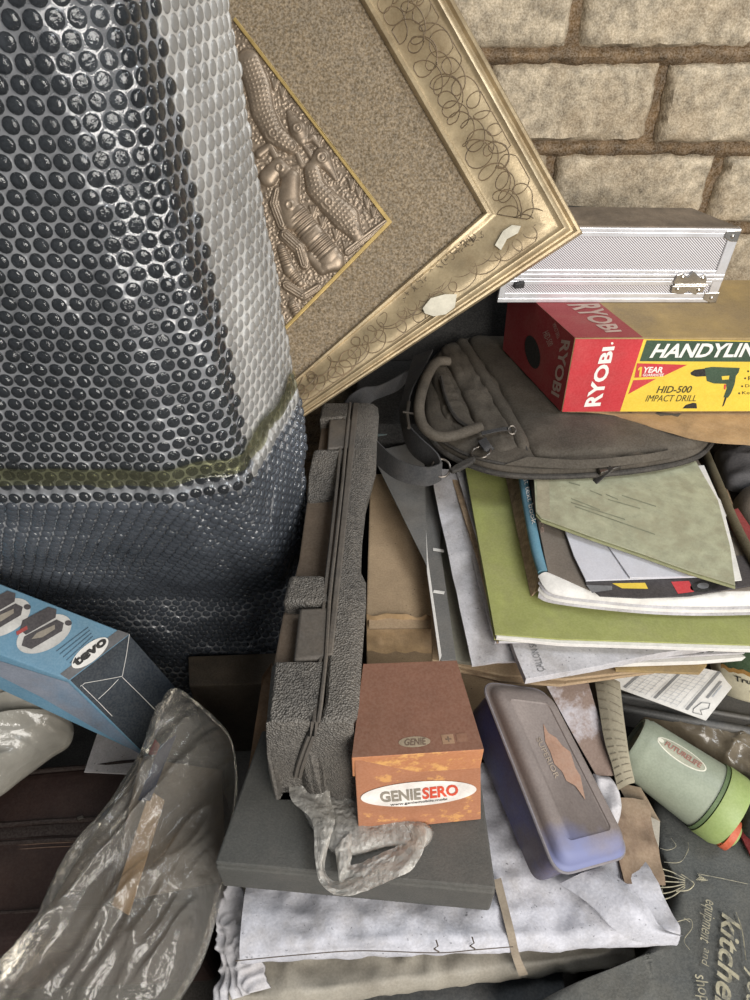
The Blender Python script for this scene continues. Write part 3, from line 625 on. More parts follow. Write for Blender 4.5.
# ------------------------------------------------------------------ grey laptop bag
M_bag = mat('grey_nylon', (74, 68, 60), 0.8, var=0.1, vs=30, dust=((112, 102, 90), 0.45), ds=9, bump=0.25, bs=900, spec=0.25)
M_bagd = mat('grey_nylon_piping', (46, 43, 40), 0.75, var=0.1, dust=((92, 84, 76), 0.4), ds=20)
M_web = mat('grey_webbing', (70, 70, 72), 0.75, var=0.08, dust=((110, 104, 98), 0.4), ds=14, bump=0.6, bs=420, kind='weave')
M_steel = mat('dull_steel', (104, 98, 92), 0.4, metal=0.8, var=0.1)
def make_bag():
    t = thing('laptop_bag', 'dusty dark grey padded laptop bag with shoulder strap lying under the drill box', 'bag', (0.3, 0.85, 1.05 - 0.592))
    zb = -0.583
    ol = [(436, 354), (460, 341), (510, 338), (600, 342), (690, 352), (738, 392), (722, 430), (700, 458), (650, 470), (580, 476), (510, 475), (462, 461), (432, 441), (421, 414), (424, 380)]
    MB().pillow([U(x, y, zb) for x, y in ol], 0.015, 0.008, e=7, amp=0.003, sc=26, M=18).build('bag_body', M_bag, t, smooth=True, ang=180)
    fl = [(466, 341), (505, 339), (570, 346), (650, 356), (728, 396), (712, 432), (694, 450), (640, 457), (585, 461), (545, 462), (527, 455), (512, 424), (492, 385)]
    MB().pillow([U(x, y, zb + 0.009) for x, y in fl], 0.0125, 0.004, e=8, amp=0.0028, sc=14, amp2=0.0012, sc2=38, M=18, seed=2).build('front_flap', M_bag, t, smooth=True, ang=180)
    # padded roll beside the flap, quilted panel left of it
    MB().tube(spline([U(461, 342, zb + 0.012), U(476, 366, zb + 0.016), U(497, 400, zb + 0.016), U(520, 440, zb + 0.014), U(525, 453, zb + 0.006)], 40), [0.004] + [0.011] * 36 + [0.009, 0.006, 0.002], 14, flat=0.85).build('padded_roll', M_bag, t, smooth=True, ang=180)
    MB().pillow([U(x, y, zb + 0.007) for x, y in [(440, 351), (456, 345), (474, 368), (494, 402), (514, 440), (519, 454), (500, 459), (484, 447), (466, 413), (450, 378)]], 0.014, 0.003, e=4, amp=0.003, sc=34, amp2=0.0008, sc2=90, seed=5).build('quilted_panel', M_bag, t, smooth=True, ang=180)
    MB().pillow([U(x, y, zb + 0.004) for x, y in [(430, 372), (440, 364), (452, 385), (468, 418), (480, 440), (466, 444), (448, 432), (436, 405)]], 0.013, 0.003, e=4, amp=0.002, sc=40, seed=6).build('side_pocket', M_bag, t, smooth=True, ang=180)
    MB().tube(spline([U(441, 377, zb + 0.022), U(446, 398, zb + 0.022), U(456, 418, zb + 0.020), U(470, 428, zb + 0.018)], 24), 0.0028, 6).build('pocket_zip', M_bagd, t, smooth=True)
    MB().tube(spline([U(423, 425, zb + 0.004), U(438, 447, zb + 0.002), U(466, 464, zb), U(510, 475.5, zb), U(580, 476, zb), U(650, 469, zb + 0.002), U(697, 457, zb + 0.002), U(716, 436, zb + 0.002)], 70), 0.0038, 8).build('main_zip', M_bagd, t, smooth=True)
    MB().tube(spline([U(440, 440, zb + 0.009), U(468, 455, zb + 0.009), U(512, 465, zb + 0.009), U(580, 467, zb + 0.009), U(650, 460, zb + 0.009), U(690, 449, zb + 0.009)], 60), 0.0024, 6).build('piping', M_bagd, t, smooth=True)
    MB().tube(spline([U(466, 342, zb + 0.020), U(482, 366, zb + 0.022), U(503, 400, zb + 0.021), U(523, 440, zb + 0.019), U(528, 454, zb + 0.012)], 40), 0.0016, 6).build('piping', M_bagd, t, smooth=True)
    # stitched seam strip on the front edge
    ribbon(MB(), [U(528, 457, zb + 0.018), U(580, 460, zb + 0.018), U(640, 455, zb + 0.018), U(670, 450, zb + 0.016)], [U(505, 465, zb + 0.011), U(580, 469, zb + 0.0105), U(640, 463, zb + 0.0105), U(672, 458, zb + 0.010)], 0.003).build('gusset_strip', M_bag, t, smooth=True)
    # carrying handle
    hp = [U(449, 361, -0.552), U(437, 362, -0.548), U(428, 374, -0.543), U(421, 394, -0.543), U(419, 412, -0.545), U(424, 427, -0.549), U(436, 436, -0.552), U(452, 436, -0.553), U(468, 431, -0.554), U(480, 427, -0.557)]
    MB().tube(spline(hp, 60), 0.0078, 12, flat=0.9).build('carry_handle', M_bag, t, smooth=True)
    # zip pulls
    for a, b, c_ in (((604, 469), (613, 463), (592, 484)),):
        pz = zb + 0.010; o = MB(); o.prism([U(597, 466, pz), U(618, 463, pz), U(622, 466, pz), U(601, 473, pz)], (0, 0, -0.006)); zp = o.build('zip_slider', M_steel, t, bevel=0.001)
        o = MB(); A, B = U(612, 467, pz + 0.004), U(592, 484, zb - 0.008); d = (B - A).normalized(); s_ = d.cross(Z).normalized() * 0.0042
        o.prism([A + s_, B + s_ * 1.1, B - s_ * 1.1, A - s_], (0, 0, -0.0025)); o.build('zip_pull', M_black, zp, bevel=0.001)
    o = MB(); p = U(512, 430, zb + 0.030); o.tube([p + Vector((math.cos(a) * 0.005, math.sin(a) * 0.004, 0.004 * math.sin(a))) for a in [i * math.pi / 6 for i in range(12)]], 0.0013, 6, closed=True); o.build('zip_ring', M_steel, t, smooth=True)
    ribbon(MB(), [U(481, 432, zb + 0.026), U(500, 428, zb + 0.029), U(511, 427, zb + 0.030)], [U(482, 435, zb + 0.026), U(500, 431, zb + 0.029), U(511, 430, zb + 0.030)], 0.001, 12).build('zip_tape', M_web, t)
    # D ring, swivel clip, strap ring
    o = MB(); c = U(481, 452, zb + 0.018); r_ = 0.0135
    o.tube([c + Vector((math.cos(a) * r_ * 0.9, math.sin(a) * r_ * 0.9, 0.004 * math.cos(a))) for a in [i * math.pi / 10 for i in range(20)]], 0.0016, 8, closed=True); o.build('d_ring', M_steel, t, smooth=True)
    ribbon(MB(), [U(478, 442, zb + 0.022), U(484, 450, zb + 0.024), U(488, 452, zb + 0.016)], [U(486, 438, zb + 0.022), U(491, 446, zb + 0.024), U(494, 448, zb + 0.016)], 0.003, 12).build('ring_loop', M_web, t)
    o = MB(); A, B = U(451, 470, zb + 0.010), U(475, 457, zb + 0.017); d = (B - A); s_ = d.cross(Z).normalized() * 0.0055
    o.prism([A + s_ * 0.6, A + d * 0.25 + s_, B - d * 0.2 + s_, B + s_ * 0.5, B - s_ * 0.5, B - d * 0.2 - s_, A + d * 0.25 - s_, A - s_ * 0.6], (0, 0, -0.006)); o.build('swivel_clip', M_bagd, t, bevel=0.0018)
    o = MB(); c = U(441, 468, zb + 0.006)
    o.tube([c + Vector((math.cos(a) * 0.012, math.sin(a) * 0.010, 0.007 * math.sin(a))) for a in [i * math.pi / 10 for i in range(20)]], 0.0016, 8, closed=True); o.build('strap_ring', M_steel, t, smooth=True)
    # shoulder strap: three runs of webbing
    s1 = MB(); ribbon(s1, [U(442, 462, -0.566), U(428, 467, -0.566), U(402, 461, -0.570), U(382, 446, -0.575), U(370, 432, -0.580)], [U(441, 480, -0.590), U(425, 486, -0.592), U(398, 480, -0.596), U(379, 466, -0.600), U(366, 452, -0.604)], 0.0022, 50)
    s1.build('shoulder_strap', M_web, t, smooth=True, ang=60)
    s2 = MB(); ribbon(s2, [U(441, 461, -0.560), U(436, 452, -0.556), U(420, 437, -0.556), U(409, 424, -0.556), U(408, 408, -0.553), U(413, 388, -0.548), U(425, 366, -0.545), U(433, 350, -0.556)], [U(437, 474, -0.588), U(428, 466, -0.588), U(413, 455, -0.588), U(405, 440, -0.585), U(400, 412, -0.570), U(404, 392, -0.560), U(409, 372, -0.556), U(414, 356, -0.565)], 0.0022, 60)
    s2.build('shoulder_strap', M_web, t, smooth=True, ang=60)
    s3 = MB(); ribbon(s3, [U(414, 366, -0.565), U(398, 376, -0.560), U(378, 386, -0.553), U(362, 388, -0.550), U(350, 396, -0.552), U(340, 410, -0.570)], [U(411, 376, -0.580), U(398, 390, -0.580), U(384, 396, -0.578), U(374, 400, -0.577), U(368, 406, -0.580), U(362, 418, -0.590)], 0.0022, 50)
    s3.build('shoulder_strap', M_web, t, smooth=True, ang=60)
    o = MB(); A = U(409, 402, -0.546); o.tube([A, U(407, 414, -0.548), U(409, 428, -0.552)], 0.0026, 8); o.tube([U(403, 412, -0.546), U(415, 414, -0.546)], 0.0016, 6); o.build('strap_slider', M_steel, t, smooth=True)
make_bag()

# ------------------------------------------------------------------ moulded drill case standing on edge
M_case = mat('grained_grey_plastic', (88, 84, 79), 0.55, var=0.22, vs=190, dust=((116, 108, 98), 0.5), ds=12, bump=0.9, bs=520, spec=0.55, grain=0.12, kind='voronoi')
M_cases = mat('smooth_grey_plastic', (84, 79, 74), 0.6, var=0.10, vs=30, dust=((112, 100, 86), 0.5), ds=12, bump=0.1, bs=300)
M_recess = mat('dusty_recess', (96, 82, 68), 0.85, var=0.1, vs=30, dust=((84, 72, 60), 0.6), ds=14, bump=0.2, bs=300)
def make_tool_case():
    z0 = -0.545; bot = 1.05 - 0.690
    t = thing('tool_case', 'long moulded dark grey plastic power tool case standing on edge, latches up', 'tool case', (-0.045, 0.56, bot))
    def T(x, y, dz=0.0): return U(x, y, z0) + Z * dz
    def pr(pts, dz=0.0, to=None, mi=0):
        top = [T(x, y, dz) for x, y in pts]; mb = MB(); b = [Vector((p.x, p.y, (bot if to is None else 1.05 + z0 + to))) for p in top]; return mb.loft(top, b, mi)
    # right shell, pinched at the grip, chamfered nose
    def nose(p, f): return p
    rs = MB()
    secs = []   # cross sections along the case: (left x px, right x px, y px)
    for xl, xr, y in ((352, 378, 403), (351, 379, 412), (348, 377, 440), (345, 376, 470), (344, 371, 484), (342, 367, 496), (338, 362, 540), (334, 361, 568), (333, 366, 578), (331, 366, 600), (328, 362, 655), (325, 359, 700), (322, 357, 714)):
        a, b = T(xl, y), T(xr, y); dv = Vector((0.002, 0, 0)); wv = b - a
        secs.append([Vector((a.x, a.y, bot)), a - Z * 0.003, a + Vector((0.003, 0, 0)) , a + wv * 0.55, b - Vector((0.007, 0, 0.0015)), b - Z * 0.008, Vector((b.x - 0.028, b.y, bot))])
    def lower(sec, dz, dy, sx, zb):
        c = sum(sec, Vector()) / len(sec); out = []
        for i, p in enumerate(sec): out.append(Vector((sec[0].x + (p.x - sec[0].x) * sx, p.y + dy, max(zb, p.z + dz) if p.z > bot + 0.002 else zb)))
        return out
    NOSE = [(722, .320, 265.5, 319, 353.5), (734, .317, 265.5, 315, 347), (750, .316, 266, 308.5, 338), (765, .319, 267.5, 303.5, 330), (776, .325, 271, 301, 322)]
    for py, Y, xa, xs, xr in NOSE:
        a, b = UY(xs, py, Y), UY(xr, py, Y); wv = b - a
        secs.append([Vector((a.x, a.y, bot)), a - Z * 0.001, a + wv * 0.1, a + wv * 0.55, b - wv * 0.2 - Z * 0.0005, b - Z * 0.002, Vector((b.x, b.y, bot))])
    rs.grid(secs, 0, cu=True); n = 7; rs.f += [list(range(n))[::-1], [(len(secs) - 1) * n + j for j in range(n)]]; rs.m += [0, 0]
    rs.build('right_shell', M_case, t, bevel=0.0022, smooth=True, ang=45)
    # seam lips
    for xo, dz, nm in ((0.0, -0.001, 'seam_lip'), (-5.5, -0.004, 'seam_lip')):
        lip = MB(); ps = []
        for xl, y in ((351.5, 403), (347.5, 440), (344, 480), (337.5, 540), (333, 578), (330.5, 602), (327.5, 655), (322, 705)): ps.append(T(xl - 1.5 + xo, y, dz))
        ps += [UY(xs - 1.0 + xo * 0.8, py, Y - 0.001) for py, Y, xa, xs, xr in NOSE]
        lip.tube(ps, 0.0022, 8, flat=1.3); lip.build(nm, M_cases, t, smooth=True)
    # left shell: low core, raised blocks, sunk grip
    core = MB(); cs = []
    for xl, xr, y, dz in ((323, 350, 404, -0.016), (316, 348, 446, -0.016), (305, 343, 488, -0.026), (297, 334, 540, -0.030), (289, 328, 576, -0.026), (281, 329, 604, -0.018), (270, 325, 662, -0.018), (267, 321, 700, -0.020)):
        a, b = T(xl, y, dz), T(xr, y, dz); cs.append([Vector((a.x + 0.004, a.y, bot)), a, b, Vector((b.x, b.y, bot))])
    core.grid(cs, 0, cu=True); core.f += [[3, 2, 1, 0], [4 * (len(cs) - 1) + j for j in range(4)]]; core.m += [0, 0]
    core.build('grip_recess', M_recess, t, bevel=0.002, label='dusty sunken grip between the latches')
    def block(pts, hi, lo, mt, bev=0.004, name='shell_block', slope=None):
        top = [T(x, y, hi) - Z * (slope[i] if slope else 0) for i, (x, y) in enumerate(pts)]; b = [Vector((p.x, p.y, 1.05 + z0 + lo)) for p in top]
        return MB().loft(top, b).build(name, mt, t, bevel=bev, seg=3, smooth=True, ang=50)
    block([(322, 402), (350, 402), (348.5, 417), (319, 419)], 0.0, -0.05, M_case)
    block([(313, 447), (345, 447), (342, 470), (331, 486), (305, 488), (308, 470)], -0.001, -0.05, M_case, 0.006, slope=[0, 0, 0.004, 0.020, 0.020, 0.006])
    block([(289, 573), (325, 573), (331, 603), (282, 602)], -0.001, -0.05, M_case, 0.006)
    # front end block rounding down at the nose
    eb = MB(); es = []
    for xl, xr, y in ((271, 323, 661), (268, 319, 690), (266, 315, 712)):
        a, b = T(xl, y, -0.001), T(xr, y, -0.001); w_ = b - a; es.append([Vector((a.x + 0.003, a.y, bot)), a - Z * 0.008, a + w_ * 0.10, b - Z * 0.0, Vector((b.x, b.y, bot))])
    for py, Y, xa, xs, xr in NOSE:
        a, b = UY(xa, py, Y), UY(xs, py, Y); w_ = b - a
        es.append([Vector((a.x, a.y, bot)), a - Z * 0.002, a + w_ * 0.12, b, Vector((b.x, b.y, bot))])
    eb.grid(es, 0, cu=True); eb.f += [[4, 3, 2, 1, 0], [5 * (len(es) - 1) + j for j in range(5)]]; eb.m += [0, 0]
    eb.build('left_shell', M_case, t, bevel=0.003, seg=3, smooth=True, ang=45)
    block([(329, 418.5), (352, 418), (350, 446), (327, 448)], -0.001, -0.03, M_cases, 0.0025, 'latch')
    block([(299, 607), (331, 606), (326, 657), (293, 660)], -0.001, -0.03, M_cases, 0.0035, 'latch')
    # pieces that close the two latch pockets along the seam
    block([(353, 403), (359, 403), (333, 655), (327, 655)], 0.0012, -0.02, M_cases, 0.0015, 'seam_ridge')
    block([(356, 400), (365, 402), (364, 409), (356, 408)], 0.0, -0.02, M_case, 0.002, 'hinge_boss') if False else None
make_tool_case()
# ------------------------------------------------------------------ stack of folders, books and papers
M_pale = mat('pale_green_folder', (166, 167, 141), 0.6, var=0.10, vs=60, dust=((142, 138, 114), 0.7), ds=26, dlo=0.46, dhi=0.62, speck=0.3, bump=0.15, bs=60)
M_palee = mat('pale_green_edge', (150, 150, 112), 0.6)
M_lime = mat('green_folder', (150, 154, 90), 0.65, var=0.07, vs=30, dust=((134, 132, 92), 0.6), ds=16, bump=0.1, bs=200)
M_pap = mat('white_paper', (200, 200, 208), 0.8, var=0.04, vs=20, dust=((176, 172, 168), 0.4), ds=16)
M_papd = mat('grubby_white_paper', (192, 190, 194), 0.85, grain=0.1, var=0.10, vs=40, dust=((136, 128, 122), 0.65), ds=22, speck=0.75, bump=0.2, bs=60)
M_papw = mat('bright_page_edge', (216, 213, 208), 0.8, var=0.05, vs=80)
M_taupe = mat('taupe_book_cover', (112, 103, 94), 0.7, var=0.08, vs=30, dust=((134, 124, 112), 0.5), ds=14)
M_blue = mat('blue_book_spine', (92, 138, 158), 0.6, var=0.08, dust=((120, 140, 146), 0.3))
M_brpg = mat('browned_page_edges', (172, 148, 122), 0.85, var=0.2, vs=90)
M_gfold = mat('grey_card_folder', (102, 101, 99), 0.7, var=0.06, vs=30, dust=((128, 120, 110), 0.35), ds=14)
M_gfold2 = mat('olive_grey_folder', (116, 114, 102), 0.7, var=0.06, dust=((140, 128, 110), 0.4), ds=14)
M_bluegrey = mat('teal_grey_card', (82, 98, 100), 0.7, dust=((120, 116, 108), 0.4))
M_card = mat('brown_card', (170, 146, 116), 0.85, var=0.08, vs=20, dust=((140, 118, 94), 0.5), ds=18, speck=0.8, grain=0.1)
M_tan = MATS['dusty_yellow_card']
M_maroon = mat('maroon_folder', (126, 44, 46), 0.6)
M_mag = mat('dark_magazine_cover', (62, 58, 60), 0.45)
M_grink = mat('grey_print', (112, 112, 114), 0.7)
def poly_slab(name, label, cat, pts, z, th, m, group=None, bevel=0.0004, parent=None):
    top = [U(p[0], p[1], p[2] if len(p) > 2 else z) for p in pts]
    return MB().prism(top, (0, 0, -th)).build(name, m, parent, label, cat, group, bevel=bevel)
def sheet_px(name, label, cat, q, th, m, disp=None, nu=16, nv=16, group=None, parent=None):
    A, B, Cc, D = [U(*p) for p in q]
    return MB().sheet(A, B, Cc, D, th, nu, nv, disp).build(name, m, parent, label, cat, group, smooth=True, ang=60)

# brown cardboard carton, top flap taped
def make_carton():
    zt = -0.700; t = thing('cardboard_carton', 'plain brown cardboard carton with frayed tape beside the grey tool case', 'carton', (0.12, 0.68, 0))
    a, b, c_, d = U(382, 500, zt), U(382, 500, zt) + Vector((0.34, 0, 0)), U(366, 618, zt) + Vector((0.35, 0.0, 0)), U(366, 618, zt)
    b.y = a.y = 0.84; a.x = d.x + 0.004
    MB().prism([a, b, c_, d], (0, 0, -(1.05 + zt))).build('box_body', M_card, t, bevel=0.002)
    f0, f1 = d + Vector((0.001, -0.0015, 0.001)), d + Vector((0.10, -0.0015, 0.001)); rows = []
    for i in range(9):
        v = i / 8; rows.append([f0 * (1 - j / 16) + f1 * (j / 16) + Vector((0, -0.016 * v - 0.003 * nz(Vector((j * .3, i * .4, 0)), 1), -0.055 * v + 0.009 * rg(Vector((j * .25, i * .3, 2)), 1))) for j in range(17)])
    mb = MB(); mb.grid(rows); mb.grid([[p + Vector((0, 0.0012, -0.0006)) for p in r] for r in rows]); mb.build('torn_tape', mat('torn_kraft_wrap', (184, 154, 116), 0.6, var=0.12, vs=40, bump=0.6, bs=70), t, smooth=True, ang=180, label='loose torn brown wrapping over the front edge')
    MB().sheet(d + Vector((0.004, 0.001, 0.0015)), d + Vector((0.10, 0.001, 0.0015)), d + Vector((0.10, -0.014, -0.0015)), d + Vector((0.004, -0.016, -0.001)), 0.0025, 10, 4).build('flap_edge', M_card, t)
make_carton()
# flat brown sheets that carry the papers, over the front of the carton
for i, (q, lab) in enumerate(((([(430, 560), (660, 560), (655, 672), (560, 685), (500, 681), (434, 664)]), 'lowest brown card sheet under the stack of papers'), ([(430, 550), (680, 550), (670, 668), (566, 679), (500, 675), (432, 660)], 'upper brown card sheet under the stack of papers'))):
    zz = -0.694 + i * 0.006
    top = [U(x, y, zz) for x, y in q]
    MB().prism(top, (0, 0, -0.0045)).build('brown_card_sheet', M_card, None, lab, 'card', bevel=0.0012)
poly_slab('tan_card_strip', 'thin tan card strip poking out below the white sheets', 'card', [(600, 640), (707, 640), (707, 665), (700, 673), (616, 670)], -0.680, 0.004, M_tan)
poly_slab('white_page_bundle', 'bundle of white pages seen edge-on above the tan card', 'papers', [(596, 640), (760, 635), (760, 656), (700, 661), (606, 664)], -0.672, 0.007, M_papw)
poly_slab('grubby_sheet', 'grey grubby sheet with loose handwriting under the white pad', 'sheet', [(590, 620), (760, 620), (760, 652), (700, 655), (598, 662)], -0.668, 0.003, M_papd)
def scribble():
    mb = MB(); rnd = random.Random(4)
    for cx, cy in ((694, 650), (704, 649), (715, 648)):
        mb.tube([U(cx + 6 * math.cos(a) + a * 0.8, cy + 3 * math.sin(a * 1.5), -0.6674) for a in [i * 0.3 for i in range(20)]], 0.0006, 4)
    mb.build('ink_scribble', M_ink, bpy.data.objects['grubby_sheet'])
# grey folders, envelope standing out on the left of the stack
poly_slab('olive_folder', 'olive grey folder strip next to the white crumpled envelope', 'folder', [(428, 475), (640, 475), (640, 640), (474, 663), (452, 660), (440, 600)], -0.682, 0.006, M_gfold2)
poly_slab('grey_folder', 'narrow grey card folder with two white index tabs', 'folder', [(420, 470), (446, 470), (440, 545), (456, 659), (441, 661), (427, 570)], -0.672, 0.005, M_gfold)
for y in (549, 591): poly_slab('index_tab', None, None, [(433 + (y - 549) * .02, y - 1.3), (444 + (y - 549) * .02, y + .3), (444, y + 3), (433, y + 1.4)], -0.6705, 0.001, M_papw, parent=bpy.data.objects['grey_folder'])
sheet_px('charcoal_card', 'charcoal card sheet sloping down beneath the bag strap', 'card', [(371, 452, -0.652), (424, 440, -0.652), (427, 567, -0.664), (424, 560, -0.664)], 0.002, M_gfold, None, 8, 12)
sheet_px('teal_card', 'small teal grey card behind the bag strap', 'card', [(372, 404, -0.628), (408, 404, -0.628), (414, 430, -0.638), (374, 436, -0.638)], 0.002, M_bluegrey)
sheet_px('cream_card', 'cream card edge peeping out under the top strap', 'card', [(378, 390, -0.634), (410, 390, -0.634), (410, 405, -0.636), (368, 406, -0.636)], 0.002, M_papd)
poly_slab('white_line_sheet', 'thin white sheet edge beside the charcoal card', 'sheet', [(421, 478), (423, 478), (428, 560), (441.5, 655), (439.5, 661), (427, 572)], -0.668, 0.002, M_papw)
def denv(u, v, p): return 0.003 * rg(p, 22, 8) + 0.002 * nz(p, 50, 3)
sheet_px('crumpled_envelope', 'crumpled white envelope lying left of the green folder', 'envelope', [(430, 470, -0.652), (480, 470, -0.652), (530, 660, -0.668), (472, 666, -0.668)], 0.003, M_papd, denv, 24, 40)
for i in range(3):
    zz = -0.657 + i * 0.0055
    poly_slab('old_booklet', ('greyed booklet, lowest of three under the green folder', 'greyed booklet, middle of three under the green folder', 'greyed booklet, directly under the green folder')[i], 'booklet', [(442 + i * 7, 470), (600, 470), (600, 640), (495 + i * 2, 641), (472 + i * 6, 560)], zz, 0.0048, (M_papd, M_brpg, M_papd)[i], 'booklets under the green folder')
poly_slab('white_pad', 'white writing pad with faint lettering under the green folder', 'pad', [(500, 610), (742, 610), (735, 643), (660, 653), (594, 667), (526, 679), (516, 655), (508, 632)], -0.652, 0.010, M_papd)
def pad_text():
    pl = Plane(U(520, 660, -0.6515), U(640, 650, -0.6515), U(600, 640, -0.6515)); mb = MB()
    text_px(mb, 'CALLON SU', pl, [(538, 672), (528, 642), (535, 641), (545, 671)], 0.0003)
    for i in range(3): poly_px(mb, pl, [(610, 648 - i * 3), (650, 641 - i * 3), (650, 641.8 - i * 3), (610, 648.8 - i * 3)], 0.0003)
    mb.build('lettering', M_grink, bpy.data.objects['white_pad'])
pad_text(); scribble()
def green_folder():
    t = thing('green_folder', 'large dusty lime green folder in the stack of papers', 'folder', U(600, 560, -0.648))
    q = [(463, 455), (690, 455), (790, 646), (560, 639), (495, 634)]
    poly_slab('cover', None, None, q, -0.6345, 0.0022, M_lime, parent=t); poly_slab('pages', 'white page edges', None, [(466, 455), (690, 455), (789, 651), (560, 643.5), (496.5, 637)], -0.6368, 0.0052, M_papw, parent=t)
    poly_slab('back_cover', None, None, [(463, 455), (690, 455), (790, 652), (560, 645), (494, 639)], -0.6421, 0.002, M_lime, parent=t)
green_folder()
def books():
    t = thing('brown_paged_ledger', 'thick old ledger with browned page edges lying on the green folder', 'ledger', U(600, 560, -0.634))
    bo = [U(501, 455, -0.6335), U(695, 455, -0.6335), U(730, 570, -0.6335), U(545, 585, -0.6335), U(531, 597, -0.6335)]; to = [U(514, 455, -0.617), U(695, 455, -0.617), U(730, 565, -0.617), U(552, 572, -0.617), U(541, 580, -0.617)]
    mb = MB()
    for i in range(7):
        f0, f1 = i / 7, (i + 0.82) / 7; L_ = lambda f: [a * (1 - f) + b * f for a, b in zip(bo, to)]
        mb.loft(L_(f1), L_(f0))
    mb.build('page_block', M_brpg, t); mb = MB(); mb.prism([p + Vector((-0.001, -0.001, 0.0016)) for p in to], (0, 0, -0.0016)); mb.build('cover', M_taupe, t)
    t = thing('blue_spined_book', 'soft taupe book with a blue spine and curling white front pages', 'book', U(640, 540, -0.615))
    sp = spline([U(520, 455, -0.6075), U(527, 500, -0.6075), U(536, 548, -0.6075), U(543.5, 573, -0.6080)], 20)
    MB().tube(sp, 0.0072, 14, flat=0.75).build('spine', M_blue, t, smooth=True, ang=60)
    poly_slab('cover', None, None, [(524, 455), (695, 455), (780, 590), (640, 592), (590, 590), (548, 572)], -0.6035, 0.0015, M_taupe, parent=t)
    poly_slab('page_block', None, None, [(525, 455), (695, 455), (780, 590), (640, 592), (590, 590), (549, 572)], -0.6052, 0.0085, M_papd, parent=t)
    # fanned front pages curling down over the green folder
    for k, (o, m) in enumerate(((0, M_papw), (1, M_papd), (2, M_papw), (3, M_papd))):
        A = spline([U(547 - k * 2, 572 + k * 3, -0.6040 - k * .004), U(575, 583 + k * 2, -0.6045 - k * .004), U(605, 592 + k, -0.606 - k * .004), U(660, 597, -0.606 - k * .004), U(720, 592, -0.605 - k * .004), U(790, 580, -0.604 - k * .004)], 30)
        B = spline([U(538, 576 + k * 7, -0.6080 - k * .006), U(552, 593 + k * 3.2, -0.611 - k * .0055), U(600, 600 + k * 3, -0.613 - k * .005), U(660, 605 + k * 3, -0.613 - k * .005), U(720, 606 + k * 3, -0.613 - k * .005), U(790, 604 + k * 3, -0.613 - k * .005)], 30)
        mb = MB(); rows = [[a * (1 - v) + b * v + Z * (0.0022 * math.sin(v * math.pi)) for a, b in zip(A, B)] for v in [i / 8 for i in range(9)]]
        mb.grid(rows); mb.grid([[p - Z * 0.0012 for p in r] for r in rows]); mb.build('curled_page', m, t, smooth=True, ang=180)
    pl = Plane(U(530, 480, -0.6030), U(600, 480, -0.6030), U(560, 560, -0.6030)); mb = MB()
    text_px(mb, 'art in the rare', pl, [(536, 462), (546, 532), (541, 533), (531, 463)], 0.0004); mb.build('lettering', M_fade, t)
    pl2 = Plane(U(521, 480, -0.6018), U(530, 480, -0.6018), U(540, 560, -0.6018)); mb = MB()
    text_px(mb, 'first text book', pl2, [(527, 470), (537, 523), (532, 525), (522, 472)], 0.0008); mb.build('lettering', M_wht, t)
books()
def magazine():
    t = thing('dark_magazine', 'dark glossy magazine with a yellow corner below the white envelopes', 'magazine', U(660, 580, -0.603))
    poly_slab('cover', None, None, [(580, 560), (752, 555), (754, 585), (690, 596), (640, 598), (600, 596), (586, 584)], -0.6010, 0.0016, M_mag, parent=t)
    pl = Plane(U(600, 585, -0.601), U(700, 585, -0.601), U(650, 570, -0.601)); mb = MB()
    poly_px(mb, pl, [(612, 583.5), (645, 583), (648, 589), (622, 588.5)], 0.0004, 0); poly_px(mb, pl, [(671, 582), (689, 581), (694, 592), (678, 594)], 0.0004, 1); poly_px(mb, pl, ell(705, 586, 15, 6, -8), 0.0004, 2); poly_px(mb, pl, ell(703, 586, 6, 3), 0.0006, 3)
    poly_px(mb, pl, [(586, 585), (612, 586), (612, 590), (592, 593)], 0.0004, 3); mb.build('cover_print', [M_yel, M_red, M_ink, M_grink], t)
magazine()
poly_slab('white_envelope', 'plain white envelope partly under the pale green folder, left one', 'envelope', [(556, 505), (640, 480), (680, 480), (716, 576), (586, 580.5), (574, 556)], -0.5985, 0.002, M_pap)
poly_slab('white_envelope', 'white envelope overlapping the other one with a slanting flap', 'envelope', [(594, 525), (640, 500), (720, 520), (735, 576), (700, 576.5), (630, 577.5)], -0.5962, 0.002, M_pap)
poly_slab('white_sheet', 'white sheet showing along the right edge of the pale folder', 'sheet', [(640, 470), (704, 465), (724, 510), (742, 580), (733, 581), (700, 560)], -0.5938, 0.0012, M_papw)
